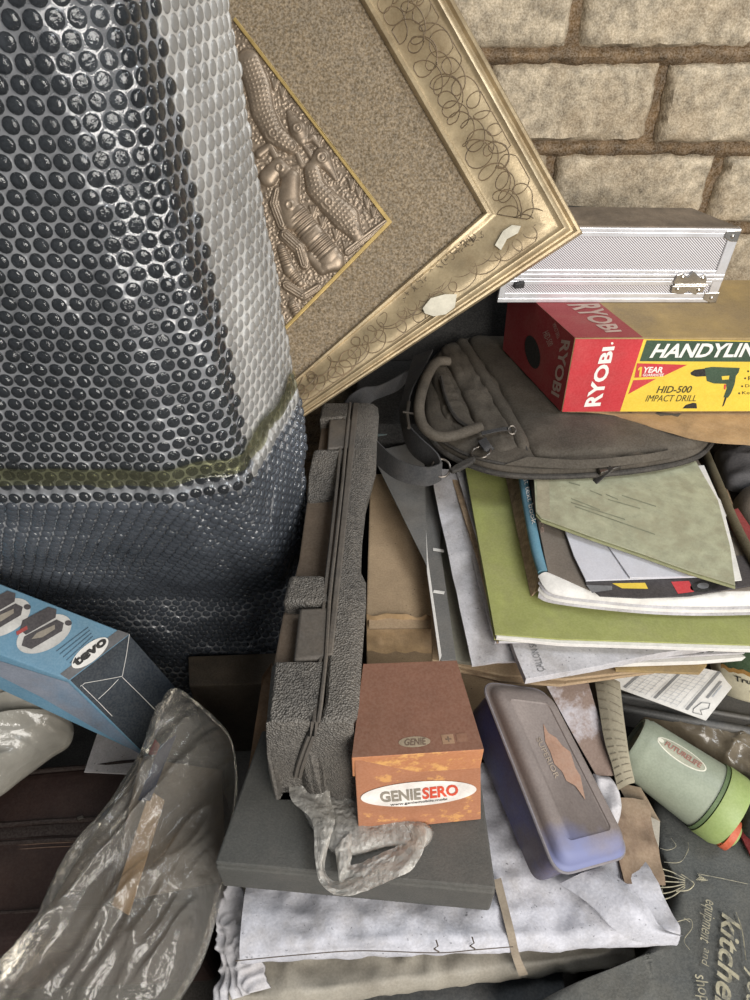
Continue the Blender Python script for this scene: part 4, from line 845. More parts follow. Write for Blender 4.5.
def pale():
    t = thing('pale_green_folder', 'pale green dusty card folder on top of the paper stack under the bag', 'folder', U(630, 520, -0.592))
    A = [(533, 462), (690, 450), (703, 474), (718, 500), (730, 545), (735.5, 585), (690, 571), (640, 553), (590, 536), (541, 518), (536, 512)]
    poly_slab('cover', None, None, A, -0.5885, 0.0012, M_pale, parent=t); poly_slab('inner_leaf', None, None, [(x - (0 if i else 0), y + (3 if y > 505 else 0)) for i, (x, y) in enumerate(A)], -0.5905, 0.0022, M_palee, parent=t)
    pl = Plane(U(600, 500, -0.5885), U(700, 500, -0.5885), U(650, 540, -0.5885)); mb = MB()
    for (x0, y0, x1, y1) in ((571, 498, 600, 509.5), (571, 502, 625, 519), (575, 506, 655, 534), (590, 490, 602, 495), (606, 494, 618, 499), (622, 495, 656, 506), (608, 499, 640, 508), (569, 482, 580, 485)):
        mb.poly([pl.px(x0, y0, .0003), pl.px(x1, y1, .0003), pl.px(x1, y1 + 1.1, .0003), pl.px(x0, y0 + 1.1, .0003)])
    mb.build('printed_lines', mat('faded_green_print', (128, 130, 108), 0.7), t)
    mb = MB(); poly_px(mb, pl, [(537, 470), (549, 469), (550, 520), (542, 518), (537, 512)], 0.0003); mb.build('spine_strip', mat('folder_spine', (162, 156, 132), 0.6, dust=((140, 130, 110), 0.4)), t)
pale()
# things right of the stack
poly_slab('maroon_folder', 'maroon folder edge at the right rim of the paper stack', 'folder', [(724, 512), (738, 508), (765, 548), (765, 572), (742, 545)], -0.598, 0.004, M_maroon)
poly_slab('white_corner_sheet', 'white sheet corner pointing right above the maroon folder', 'sheet', [(700, 490), (718, 497), (733, 513), (722, 518), (705, 515)], -0.5955, 0.001, M_papw)
poly_slab('dusty_white_sheet', 'dusty white sheet below the maroon folder at the rim', 'sheet', [(722, 520), (760, 560), (760, 590), (738, 584)], -0.604, 0.002, M_papd)
M_olive = mat('olive_canvas', (82, 74, 54), 0.85, var=0.1, vs=30, dust=((120, 110, 86), 0.4), ds=14, bump=0.3, bs=400)
M_gcloth = mat('grey_cloth', (92, 90, 92), 0.9, var=0.12, vs=30, dust=((70, 66, 62), 0.5), ds=16, bump=0.3, bs=300)
M_bcloth = mat('brown_grey_cloth', (104, 94, 84), 0.9, var=0.12, vs=30, dust=((80, 72, 64), 0.5), ds=16, bump=0.3, bs=300)
def right_pouch():
    t = thing('olive_canvas_bag', 'olive canvas bag whose curved rim shows right of the papers', 'bag', U(770, 510, -0.70))
    A = [U(699, 438, -0.606), U(716, 478, -0.600), U(728, 508, -0.596), U(742, 538, -0.596), U(762, 575, -0.598)]; B = [U(696, 450, -0.66), U(705, 480, -0.66), U(720, 515, -0.66), U(736, 548, -0.66), U(757, 590, -0.66)]
    A2 = [p + Vector((0.008, 0.004, 0)) for p in A]; mb = MB(); ribbon(mb, A, B, 0.006, 40); mb.build('side_wall', M_olive, t, smooth=True, ang=70)
    mb = MB(); mb.tube(spline(A, 40), 0.006, 10); mb.build('rim', M_olive, t, smooth=True)
    MB().pillow([U(x, y, -0.66) for x, y in [(704, 440), (722, 470), (742, 520), (770, 575), (850, 560), (850, 430), (760, 420)]], 0.006, 0.03, amp=0.004, sc=30).build('lining', mat('dark_lining', (48, 44, 40), 0.9), t, smooth=True, ang=180)
right_pouch()
props(MB().pillow([U(x, y, -0.640) for x, y in [(716, 452), (745, 443), (790, 450), (800, 480), (760, 492), (728, 490), (718, 470)]], 0.024, 0.006, e=2.2, amp=0.007, sc=26, seed=3).build('grey_cloth_bundle', M_gcloth, smooth=True, ang=180), 'grey cloth bundle tucked behind the papers below the kraft paper', 'cloth')
props(MB().pillow([U(x, y, -0.642) for x, y in [(734, 500), (760, 488), (800, 495), (800, 540), (770, 550), (742, 530)]], 0.028, 0.006, e=2.2, amp=0.008, sc=28, seed=8).build('brown_cloth_bundle', M_bcloth, smooth=True, ang=180), 'brownish crumpled cloth bundle inside the olive bag', 'cloth')

M_blk = mat('flat_black', (26, 25, 25), 0.9, var=0.15, vs=20)
props(MB().sheet(Vector((-0.03, 1.060, 0.70)), Vector((0.33, 1.060, 0.68)), Vector((0.33, 1.045, 0.432)), Vector((-0.03, 1.045, 0.432)), 0.006, 24, 16, lambda u, v, p: 0.004 * nz(p, 9, 2), down=(0, 0.006, 0)).build('gap_shade_panel', M_blk, smooth=True, ang=60), 'added black panel standing in for the shade in the gap behind the bag', 'board')  # added panel: its black stands in for shade on the wall behind the bag
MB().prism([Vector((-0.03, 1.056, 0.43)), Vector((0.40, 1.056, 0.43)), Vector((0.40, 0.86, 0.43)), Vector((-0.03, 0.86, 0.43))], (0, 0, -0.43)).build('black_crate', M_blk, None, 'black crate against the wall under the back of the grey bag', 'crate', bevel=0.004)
# ------------------------------------------------------------------ black binder, phone box, shopping bag
M_bind = mat('charcoal_binder_cover', (76, 76, 73), 0.7, grain=0.04, var=0.06, vs=20, dust=((98, 92, 86), 0.45), ds=10, bump=0.35, bs=600)
def make_binder():
    zt = -0.700; zb = -0.752
    t = thing('ring_binder', 'flat charcoal ring binder lying under the orange box and tool case', 'binder', U(360, 820, zb))
    fl, fr_ = U(214.5, 863, zt), U(496, 889, zt); br_, bl_ = U(478, 760, zt), U(262, 730, zt)
    MB().prism([bl_, br_, fr_, fl], (0, 0, -0.005)).build('top_cover', M_bind, t, bevel=0.0022)
    sp = MB(); a, b = fl, fr_; sp.prism([a + Vector((0, 0.004, -0.004)), b + Vector((0, 0.004, -0.004)), b + Vector((0.000, -0.002, -0.006)), a + Vector((0, -0.002, -0.006))], (0, 0.0, zb - zt + 0.004)); sp.build('spine', M_bind, t, bevel=0.003, seg=3)
    i_ = 0.012; pg = [bl_ + Vector((i_, -i_, -0.005)), br_ + Vector((-i_, -i_, -0.005)), fr_ + Vector((-i_, i_, -0.005)), fl + Vector((i_, i_, -0.005))]
    MB().prism(pg, (0, 0, zb - zt + 0.010)).build('page_block', M_papd, t)
    MB().prism([p + Vector((0, 0, zb - zt + 0.005)) for p in (bl_, br_, fr_, fl)], (0, 0, -0.005)).build('bottom_cover', M_bind, t, bevel=0.002)
make_binder()
M_org = mat('orange_card', (166, 112, 82), 0.6, var=0.07, vs=18, dust=((206, 152, 92), 0.9), ds=40, dlo=0.56, dhi=0.62)
M_orgt = mat('dusty_orange_lid', (128, 88, 70), 0.75, var=0.10, vs=22, dust=((116, 82, 64), 0.8), ds=12, dlo=0.35, dhi=0.65, speck=0.25)
M_orgl = mat('worn_orange_edge', (180, 120, 82), 0.6, var=0.08, vs=20, dust=((216, 164, 98), 0.9), ds=34, dlo=0.50, dhi=0.58)
M_gry = mat('print_grey', (140, 132, 120), 0.6)
def make_phone_box():
    zt, zb = -0.566, -0.6995
    t = thing('phone_box', 'small dusty orange lidded carton with a white oval logo on the binder', 'box', U(420, 800, zb))
    tfl, tfr, tbr, tbl = U(351.5, 758, zt), U(484.3, 749.5, zt), U(457, 660.5, zt), U(363, 664, zt)
    ffl, ffr = U(358.5, 832, zb), U(481, 819.5, zb)
    # body below the lid
    bbl, bbr = tbl + (ffl - tfl) * 0.4, tbr + (ffr - tfr) * 0.4; bbl.z = bbr.z = 1.05 + zb
    def lerp(a, b, f): return a * (1 - f) + b * f
    k = 0.08; c = (tfl + tfr + tbl + tbr) / 4
    top = [lerp(p, c, 0.035) - Z * 0.004 for p in (tbl, tbr, tfr, tfl)]
    pf = Plane(ffl, ffr, (top[2] + top[3]) / 2)
    for i in (2, 3): top[i] = top[i] - pf.n * (top[i] - pf.o).dot(pf.n)
    MB().loft(top, [bbl, bbr, ffr, ffl]).build('box_base', M_org, t, bevel=0.001)
    lidh = 0.034
    lt = [tbl, tbr, tfr, tfl]; lb = [lerp(p, q, 0.0) - Z * lidh for p, q in zip(lt, lt)]
    mb = MB(); mb.loft(lt, lb); mb.build('lid', [M_orgl], t, bevel=0.001)
    n = Z; MB().prism([lerp(p, c, 0.008) + Z * 0.0006 for p in lt], (0, 0, -0.001)).build('lid_top', M_orgt, t, label='lid top dulled by brown dust')
    pt = Plane(tfl + Z * 0.0006, tfr + Z * 0.0006, tbr + Z * 0.0006); mb = MB()
    poly_px(mb, pt, ell(414.5, 742, 16, 5.4, -3), 0.0003, 0); text_px(mb, 'GENIE', pt, [(405, 739.2), (425.5, 737.8), (426.0, 745), (404, 746)], 0.0006, bold=0.02, mi=1)
    poly_px(mb, pt, [(441, 735), (453, 734), (455, 743.5), (443, 744.5)], 0.0003, 2); poly_px(mb, pt, [(456, 734), (466, 733), (468.5, 741.5), (457, 742.5)], 0.0003, 3); text_px(mb, '+', pt, [(445, 737), (451, 736.6), (452, 742), (446, 742.4)], 0.0006, mi=1)
    mb.build('lid_print', [mat('dusty_print_oval', (150, 134, 112), 0.7), mat('dim_print_letters', (104, 84, 70), 0.7), mat('dusty_print_patch', (150, 118, 92), 0.7), mat('dusty_print_patch_dark', (128, 92, 72), 0.7)], t)
    a_, b_ = ffl, ffr; tf_l, tf_r = lerp(tfl, c, 0.035) - Z * 0.004, lerp(tfr, c, 0.035) - Z * 0.004; mb = MB()
    poly_px(mb, pf, ell(418.5, 793.0, 58, 12, -4.5, 60), 0.0007, 0)
    text_px(mb, 'GENIE', pf, [(379, 791), (420.5, 787), (421, 798.5), (381, 801.5)], 0.0012, bold=0.035, mi=1); text_px(mb, 'SERO', pf, [(422, 786.8), (457.5, 783), (458.5, 794), (422.5, 798.4)], 0.0012, bold=0.035, mi=2)
    text_px(mb, 'www.geniemobile.mobi', pf, [(390, 802.6), (447, 796.8), (447, 799.6), (390.5, 805.6)], 0.0012, bold=0.01, mi=3)
    mb.build('front_logo', [mat('white_logo_oval', (226, 220, 214), 0.6), M_gry, mat('logo_red', (208, 78, 52), 0.6), M_ink], t)
    return
    MB().prism([ffr + Vector((0.0035, 0.004, 0.006)), ffr + Vector((0.005, 0.012, 0.006)), ffr + Vector((0.006, 0.014, 0.07)), ffr + Vector((0.003, 0.004, 0.07))], (0.0012, 0, 0)).build('side_flap', M_org, t)
make_phone_box()
M_poly = film('thin_white_polythene', (240, 238, 234), (228, 224, 216), 0.34, 0.16, 0.9, bump=1.0, bs=150)
def shopping_bag():
    t = thing('white_plastic_bag', 'crumpled thin white plastic shopping bag with loop handle under the orange box', 'plastic bag', U(360, 830, -0.70))
    zt = -0.694
    fl = [U(288, 776, zt), U(320, 768, zt), U(352, 775, zt), U(362, 800, zt), U(430, 826, zt), U(421, 850, zt), U(392, 846, zt), U(340, 856, zt), U(312, 828, zt), U(298, 802, zt)]
    MB().pillow([p for p in fl], 0.0035, 0.002, e=5, amp=0.0024, sc=46, amp2=0.0012, sc2=110, ridged=True).build('crumpled_body', M_poly, t, smooth=True, ang=180)
    def loop(A, B, nm, wv):
        n = 60; a, b = spline(A, n), spline(B, n); rows = []
        for v in [i / 10 for i in range(11)]:
            rows.append([p * (1 - v) + q * v + Z * (wv * rg(p * 1.0 + q * v, 60, 2) + 0.003 * math.sin(v * math.pi)) for p, q in zip(a, b)])
        mb = MB(); mb.grid(rows); mb.grid([[p - Z * 0.0006 for p in r] for r in rows]); mb.build(nm, M_poly, t, smooth=True, ang=180)
    z1 = -0.682
    loop([U(290, 772, z1), U(291, 800, z1), U(312, 822, z1), U(315, 860, z1), U(322, 886, z1), U(344, 897, z1), U(380, 886, z1), U(413, 868, z1), U(426, 842, z1), U(424, 826, -0.69)], [U(330, 772, z1), U(330, 796, z1), U(335, 820, z1), U(330, 840, z1), U(325, 870, -0.694), U(337, 882, -0.694), U(365, 868, -0.694), U(395, 850, -0.694), U(408, 838, -0.694), U(395, 826, -0.694)], 'loop_handle', 0.0035)
    loop([U(335, 850, -0.688), U(338, 872, -0.688), U(342, 886, -0.690), U(362, 880, -0.688), U(392, 866, -0.688)], [U(352, 832, -0.692), U(352, 856, -0.692), U(352, 866, -0.694), U(372, 858, -0.694), U(400, 846, -0.694)], 'loop_handle', 0.003)
shopping_bag()

# ------------------------------------------------------------------ wrapped parcels under the binder
M_news = mat('dirty_white_wrapping', (188, 188, 196), 0.85, var=0.12, vs=26, dust=((158, 154, 154), 0.7), ds=30, dlo=0.48, dhi=0.70, bump=1.0, bs=45, speck=0.8, grain=0.10)
M_gwrap = mat('grey_wrapping_sheet', (150, 144, 132), 0.6, grain=0.08, var=0.10, vs=40, dust=((112, 104, 92), 0.6), ds=20, bump=0.4, bs=50)
def crumple(a, b, seed): return lambda u, v, p: a * rg(p, 13, seed) + b * rg(p, 34, seed + 4) + b * 0.5 * nz(p, 70, seed)
def parcel(name, label, q, z, th, m, seed, a=0.004, b=0.002, cat='parcel'):
    """a flat soft parcel: crumpled top, front side that rolls under"""
    A, B, Cc, D = [U(x, y, z if len(r) == 0 else r[0]) for x, y, *r in q]; nu, nv = 70, 44; top = []
    f = crumple(a, b, seed)
    for i in range(nv + 1):
        v = i / nv; r_ = []
        for j in range(nu + 1):
            u = j / nu; p = (A * (1 - u) + B * u) * (1 - v) + (D * (1 - u) + Cc * u) * v; r_.append(p + Z * f(u, v, p))
        top.append(r_)
    d = (D - A).normalized(); rows = list(top); last = top[-1]
    for k in range(1, 15):
        t_ = k / 14; r_ = []
        for j, p in enumerate(last):
            bulge = math.sin(t_ * math.pi) * th * 0.22; q_ = p + d * bulge - Z * (th * t_)
            w = 0.0022 * rg(Vector((q_.x, q_.y * 0.3, q_.z)), 40, seed + 2); r_.append(q_ + d * w)
        rows.append(r_)
    mb = MB(); mb.grid(rows); base = 1.05 + z - th
    back = [Vector((p.x, p.y, p.z - th)) for p in top[0]]; mb.grid([top[0], back])
    for e in (0, -1):
        col_ = [r[e] for r in top]; mb.grid([col_, [Vector((p.x, p.y, p.z - th)) for p in col_]])
    mb.grid([back, [p - Z * 0 for p in rows[-1]]])
    return mb.build(name, m, None, label, cat, smooth=True, ang=75)
parcel('white_wrapped_parcel', 'flat parcel in dirty white paper right beneath the charcoal binder', [(262, 745), (602, 775), (678, 930, -0.775), (240, 948)], -0.768, 0.036, M_news, 1, 0.006, 0.004)
parcel('grey_wrapped_parcel', 'flat parcel in grey plastic sheet, lowest of the wrapped pile', [(232, 850), (640, 850), (634, 952, -0.824), (230, 1000)], -0.828, 0.034, M_gwrap, 7, 0.007, 0.004)
def flap():
    A = spline([U(606, 868, -0.752), U(628, 886, -0.748), U(646, 905, -0.748), U(662, 928, -0.757), U(684, 936, -0.766)], 30); B = spline([U(560, 884, -0.757), U(590, 905, -0.753), U(610, 925, -0.754), U(632, 940, -0.764), U(668, 945, -0.772)], 30)
    mb = MB(); rows = [[a * (1 - v) + b * v + Z * (0.010 * math.sin(v * math.pi) + 0.002 * rg(a * (1 - v) + b * v, 40, 3)) for a, b in zip(A, B)] for v in [i / 12 for i in range(13)]]
    mb.grid(rows); mb.grid([[p - Z * 0.0014 for p in r] for r in rows]); mb.build('paper_flap', M_news, bpy.data.objects['white_wrapped_parcel'], smooth=True, ang=180, label='curled paper flap at the right corner')
    mb = MB(); ribbon(mb, [U(493, 880, -0.758), U(500, 906, -0.760), U(507, 934, -0.764), U(512, 956, -0.787), U(519, 976, -0.814)], [U(501, 878, -0.758), U(508, 906, -0.760), U(515, 934, -0.764), U(520, 956, -0.787), U(528, 974, -0.814)], 0.0012, 30)
    props(mb.build('tan_binding_strip', mat('grey_tan_strip', (140, 128, 112), 0.85), smooth=True, ang=60), 'narrow tan strip hanging over the front of the white parcel', 'strip')
    # string knots along the white parcel's front
    mb = MB(); ps = [U(x, y, -0.765) for x, y in [(236, 957), (300, 951), (360, 947), (436, 949), (475, 946), (512, 943)]]
    mb.tube([p + Z * 0.003 + Vector((0, -0.004, 0)) for p in spline(ps, 50)], 0.0005, 5)
    for x, y in ((436, 949), (472, 946)): mb.tube([U(x, y - 9, -0.762), U(x + 2, y - 3, -0.761), U(x - 2, y, -0.764), U(x + 3, y + 3, -0.768)], 0.0008, 5)
    mb.build('string', mat('brown_string', (92, 82, 74), 0.9), bpy.data.objects['white_wrapped_parcel'], smooth=True)
flap()
def torn_edge():
    mb = MB(); mb.sheet(U(227, 884, -0.800), U(241, 884, -0.786), U(270, 988, -0.812), U(222, 1004, -0.835), 0.002, 40, 60, lambda u, v, p: 0.010 * rg(p, 34, 3) + 0.005 * rg(p, 85, 4))
    props(mb.build('crumpled_white_paper', M_papd, smooth=True, ang=180), 'torn crumpled white paper at the left end of the parcels', 'paper')
torn_edge()
# what carries the parcels
M_dcloth = mat('charcoal_cloth', (66, 68, 70), 0.9, var=0.12, vs=22, dust=((92, 88, 82), 0.4), ds=12, bump=0.4, bs=240)
MB().prism([Vector((-0.165, 0.44, 0.182)), Vector((0.20, 0.44, 0.182)), Vector((0.20, 0.19, 0.182)), Vector((-0.165, 0.13, 0.182))], (0, 0, -0.182)).build('storage_crate', M_dcloth, None, 'dark crate underneath the wrapped parcels', 'crate', bevel=0.004)
# ------------------------------------------------------------------ blue lunch box
M_lblue = mat('blue_plastic', (70, 82, 146), 0.45, var=0.06, vs=12, dust=((86, 76, 78), 0.92), ds=6, dlo=0.30, dhi=0.54)
def blue_dusty():
    m = mat('dusty_blue_lid', (120, 110, 106), 0.6, var=0.06, vs=30, speck=0.15)
    return m
M_llid = blue_dusty()
M_lrim = mat('grey_blue_rim', (128, 124, 130), 0.5, dust=((120, 110, 104), 0.5), ds=14)
def rrect(c4, r, n=6):
    """rounded corners on a quad of 3-D points"""
    out = []
    for i in range(4):
        p, a, b = c4[i], c4[i - 1], c4[(i + 1) % 4]; u, v = (a - p).normalized() * r, (b - p).normalized() * r
        for k in range(n + 1):
            f = k / n; out.append((p + u) * (1 - f) ** 2 + p * 2 * f * (1 - f) + (p + v) * f * f)
    return out
def lunch_box():
    z = [-0.655, -0.672, -0.715, -0.697]
    q = [U(485, 682, z[0]), U(547, 690, z[1]), U(631, 852, z[2]), U(560, 872, z[3])]
    t = thing('lunch_box', 'dusty blue plastic lunch box with a rounded lid sitting on the white parcel', 'lunch box', U(560, 800, -0.765))
    n = (q[1] - q[0]).cross(q[3] - q[0]).normalized(); n = n if n.z > 0 else -n
    c = sum(q, Vector()) / 4
    R_ = 0.017
    def ringat(s, dz, r): return [p + n * dz for p in rrect([c + (p - c) * s for p in q], r)]
    lid = MB(); rows = [ringat(s, dz, r) for s, dz, r in ((1.0, -0.009, R_), (1.02, -0.009, R_), (1.02, -0.004, R_), (0.985, -0.003, R_), (0.97, 0.0, R_), (0.93, 0.006, R_), (0.86, 0.0095, R_ * 0.9), (0.76, 0.0108, R_ * .8))]
    # sunk panel in the lid
    def ring2(sx, sy, dz, r):
        cc = [((c + (p - c))) for p in q]; mid = [(q[0] + q[1]) / 2, (q[2] + q[3]) / 2]; out = []
        ax = (mid[1] - mid[0]); 
        for p, m_ in zip(q, (mid[0], mid[0], mid[1], mid[1])):
            w_ = p - m_; out.append(c + (m_ - c) * sy + w_ * sx + n * dz)
        return rrect(out, r)
    rows += [ring2(0.62, 0.76, 0.0110, 0.006), ring2(0.60, 0.745, 0.0095, 0.005)]
    lid.grid(rows, cu=True); k = len(rows[0]); lid.f.append([(len(rows) - 1) * k + j for j in range(k)]); lid.m.append(0); lid.f.append(list(range(k))[::-1]); lid.m.append(0)
    lo = lid.build('lid', [M_llid, M_lrim], t, smooth=True, ang=50)
    rim = MB(); rp = [p - n * 0.0065 for p in rrect([c + (p - c) * 1.02 for p in q], R_ * 1.02)]; rim.tube(rp, 0.0022, 8, closed=True); rim.build('lid_rim', M_lrim, t, smooth=True)
    # body narrowing to its base
    b = [U(464, 716, -0.744), U(515, 704, -0.751), U(604, 856, -0.758), U(534, 885, -0.754)]
    body = MB(); top = rrect([c + (p - c) * 0.965 - n * 0.008 for p in q], R_ * .95); bot_ = rrect(b, 0.014)
    rows = [[a * (1 - v) + d * v for a, d in zip(top, bot_)] for v in (0, 0.1, 0.5, 0.93)] + [[p * 0.96 + (sum(b, Vector()) / 4) * 0.04 for p in bot_]]
    body.grid(rows, cu=True); k = len(top); body.f += [list(range(k)), [4 * k + j for j in range(k)][::-1]]; body.m += [0, 0]; body.build('base', M_lblue, t, smooth=True, ang=60)
    pl = Plane(c + n * 0.0098, c + (q[1] - q[0]) + n * 0.0098, c + (q[3] - q[0]) + n * 0.0098)
    mb = MB(); poly_px(mb, pl, [(543, 724), (548, 733), (556, 738), (562, 746), (570, 752), (575, 768), (580, 776), (585, 800), (575, 786), (566, 781), (562, 772), (554, 764), (550, 752), (545, 742)], 0.0008); mb.build('diamond_logo', mat('worn_orange_logo', (158, 124, 104), 0.7, var=0.15, dust=((120, 108, 100), 0.6), ds=40), t)
    mb = MB(); text_px(mb, 'SUPERIOR', pl, [(540, 737), (559.5, 777), (555, 779), (535.5, 739)], 0.0008, bold=0.01); mb.build('lettering', mat('faded_lid_letters', (150, 136, 122), 0.7), t)
    mb = MB(); text_px(mb, 'AVO', pl, [(558, 743), (570, 762), (562, 766), (551, 748)], 0.0011, bold=0.01); mb.build('lettering', mat('logo_letters', (118, 92, 78), 0.7), t) if False else None
lunch_box()
def lid_blue():
    """the dust is wiped off the near end of the lid, so its blue shows there"""
    m = M_llid; nt = m.node_tree; N = nt.nodes; L = nt.links; b = N['Principled BSDF']; src = b.inputs['Base Color'].links[0].from_socket
    tc = N.new('ShaderNodeTexCoord'); sx = N.new('ShaderNodeSeparateXYZ'); L.new(tc.outputs['Object'], sx.inputs[0]); n1 = N.new('ShaderNodeTexNoise'); n1.inputs['Scale'].default_value = 40; L.new(tc.outputs['Object'], n1.inputs['Vector'])
    a = N.new('ShaderNodeMath'); a.operation = 'MULTIPLY_ADD'; a.inputs[1].default_value = 0.035; L.new(n1.outputs['Fac'], a.inputs[0]); L.new(sx.outputs['Y'], a.inputs[2])
    o = bpy.data.objects['lunch_box'].location.y; y1 = U(605, 832, -0.70).y - o
    mr = N.new('ShaderNodeMapRange'); mr.inputs[1].default_value = y1 + 0.018 - 0.022; mr.inputs[2].default_value = y1 + 0.018 + 0.004; mr.inputs[3].default_value = 1; mr.inputs[4].default_value = 0; L.new(a.outputs[0], mr.inputs[0])
    x = N.new('ShaderNodeMix'); x.data_type = 'RGBA'; L.new(mr.outputs[0], x.inputs[0]); L.new(src, x.inputs[6]); x.inputs[7].default_value = lin((112, 117, 152)); L.new(x.outputs[2], b.inputs['Base Color'])
lid_blue()
def clasp():
    return
    mb = MB(); mb.tube([U(x, y, -0.70) for x, y in [(484, 783), (486, 790), (494, 801), (497, 806), (494, 808), (487, 798)]], 0.0012, 6); mb.build('clasp', M_black, bpy.data.objects['lunch_box'], smooth=True)
clasp()

# ------------------------------------------------------------------ sack with script lettering, things on it
M_sack = mat('charcoal_printed_fabric', (84, 86, 85), 0.85, var=0.06, vs=18, dust=((112, 108, 98), 0.45), ds=10, bump=0.35, bs=500, spec=0.2)
M_cream = mat('cream_screen_print', (160, 154, 132), 0.8, var=0.2, vs=120, dust=((92, 92, 88), 0.8), ds=90, dlo=0.5, dhi=0.6)
ZS = -0.800
def sack():
    t = thing('printed_fabric_bag', 'full charcoal fabric bag with cream script lettering in the lower right', 'fabric bag', (0.42, 0.3, 0))
    ol = [(655, 790), (700, 815), (760, 812), (830, 800), (960, 850), (980, 1000), (900, 1130), (700, 1120), (600, 1090), (556, 1040), (520, 1030), (540, 1000), (590, 978), (647, 949), (674, 890), (655, 840)]
    pts = [U(x, y, ZS - 0.004) for x, y in ol]
    for p in pts: p.z = 1.05 + ZS - 0.004
    c = sum(pts, Vector()) / len(pts); mb = MB(); N, M = 160, 60; o = spline(pts, N, True); rows = []
    for i in range(M + 1):
        r = i / M; k = max(0, 1 - r ** 9) ** 0.5; rr = []
        for p in o:
            q = c + (p - c) * r; q.z = 1.05 + ZS - 0.020 * (1 - k) + (0.004 * rg(q, 11, 4) + 0.0016 * rg(q, 30, 5)) * min(1, k) * (0.5 if q.x > 0.27 and q.y > 0.10 else 1.6); rr.append(q)
        rows.append(rr)
    for f in (0.15, 0.4, 0.7, 0.9, 1.0):
        rows.append([Vector((c.x + (p.x - c.x) * (1 + 0.02 * math.sin(f * math.pi)), c.y + (p.y - c.y) * (1 + 0.02 * math.sin(f * math.pi)), (1.05 + ZS - 0.02) * (1 - f))) for p in o])
    mb.grid(rows, cu=True); b = mb.build('bag_body', M_sack, t, smooth=True, ang=180)
    zz = ZS + 0.0052; pl = Plane(U(660, 900, zz), U(740, 900, zz), U(700, 980, zz))
    a = MB()
    def wr(s, q, **k): text_px(a, s, pl, q, 0, **k)
    wr('equipment', [(716, 901), (716, 948), (704, 948), (704, 901)][0:1] + [(718, 950), (700, 955), (700, 904)] if False else [(717, 902), (711, 945), (696, 939), (702, 898)], shear=0.4)
    wr('and', [(712, 949), (709, 967), (701, 966), (704, 948)], shear=0.4)
    wr('shop', [(706, 972), (712, 1001), (697, 1004), (691, 975)], shear=0.4)
    wr('kitchen', [(741, 915), (738, 1022), (713, 1016), (722, 912)], shear=0.45, bold=0.018)
    wr('your', [(758, 968), (756, 1020), (740, 1016), (744, 966)], shear=0.4, bold=0.01)
    for (x0, y0, x1, y1) in ((688, 882, 704, 882), (681, 886, 694, 884)): pass
    def line(ps, r=0.0005): a.tube([pl.px(x, y) for x, y in spline2(ps)], r, 4)
    for i in range(6):
        y = 870 + i * 5.5; line([(659, y - 2 + i), (672, y + 2 - i * 0.6), (685, 883 + (i - 2.5) * 1.6)], 0.0006)
    for i in range(4): line([(662, 871 + i * 6), (663, 876 + i * 6)], 0.0006)
    line([(681, 874), (690, 880), (694, 884), (688, 890), (676, 891)], 0.0007); line([(660, 848), (668, 850), (676, 846), (671, 838)], 0.0004); line([(664, 862), (680, 862), (688, 850), (688, 842)], 0.0004)
    line([(676, 922), (690, 919), (692, 928), (684, 940), (690, 950)], 0.0004); line([(684, 918), (690, 922)], 0.0004); line([(699, 874), (720, 878), (748, 884)], 0.0003); line([(736, 912), (742, 930), (746, 960)], 0.0006)
    for q in range(5): line([(697 + q, 873 + q * 2), (700 + q * 2, 876 + q), (696 + q, 880)], 0.0003)
    a.build('lettering', M_cream, t)
def spline2(ps): return [(p.x, p.y) for p in spline([Vector((x, y, 0)) for x, y in ps], 18)]
sack()

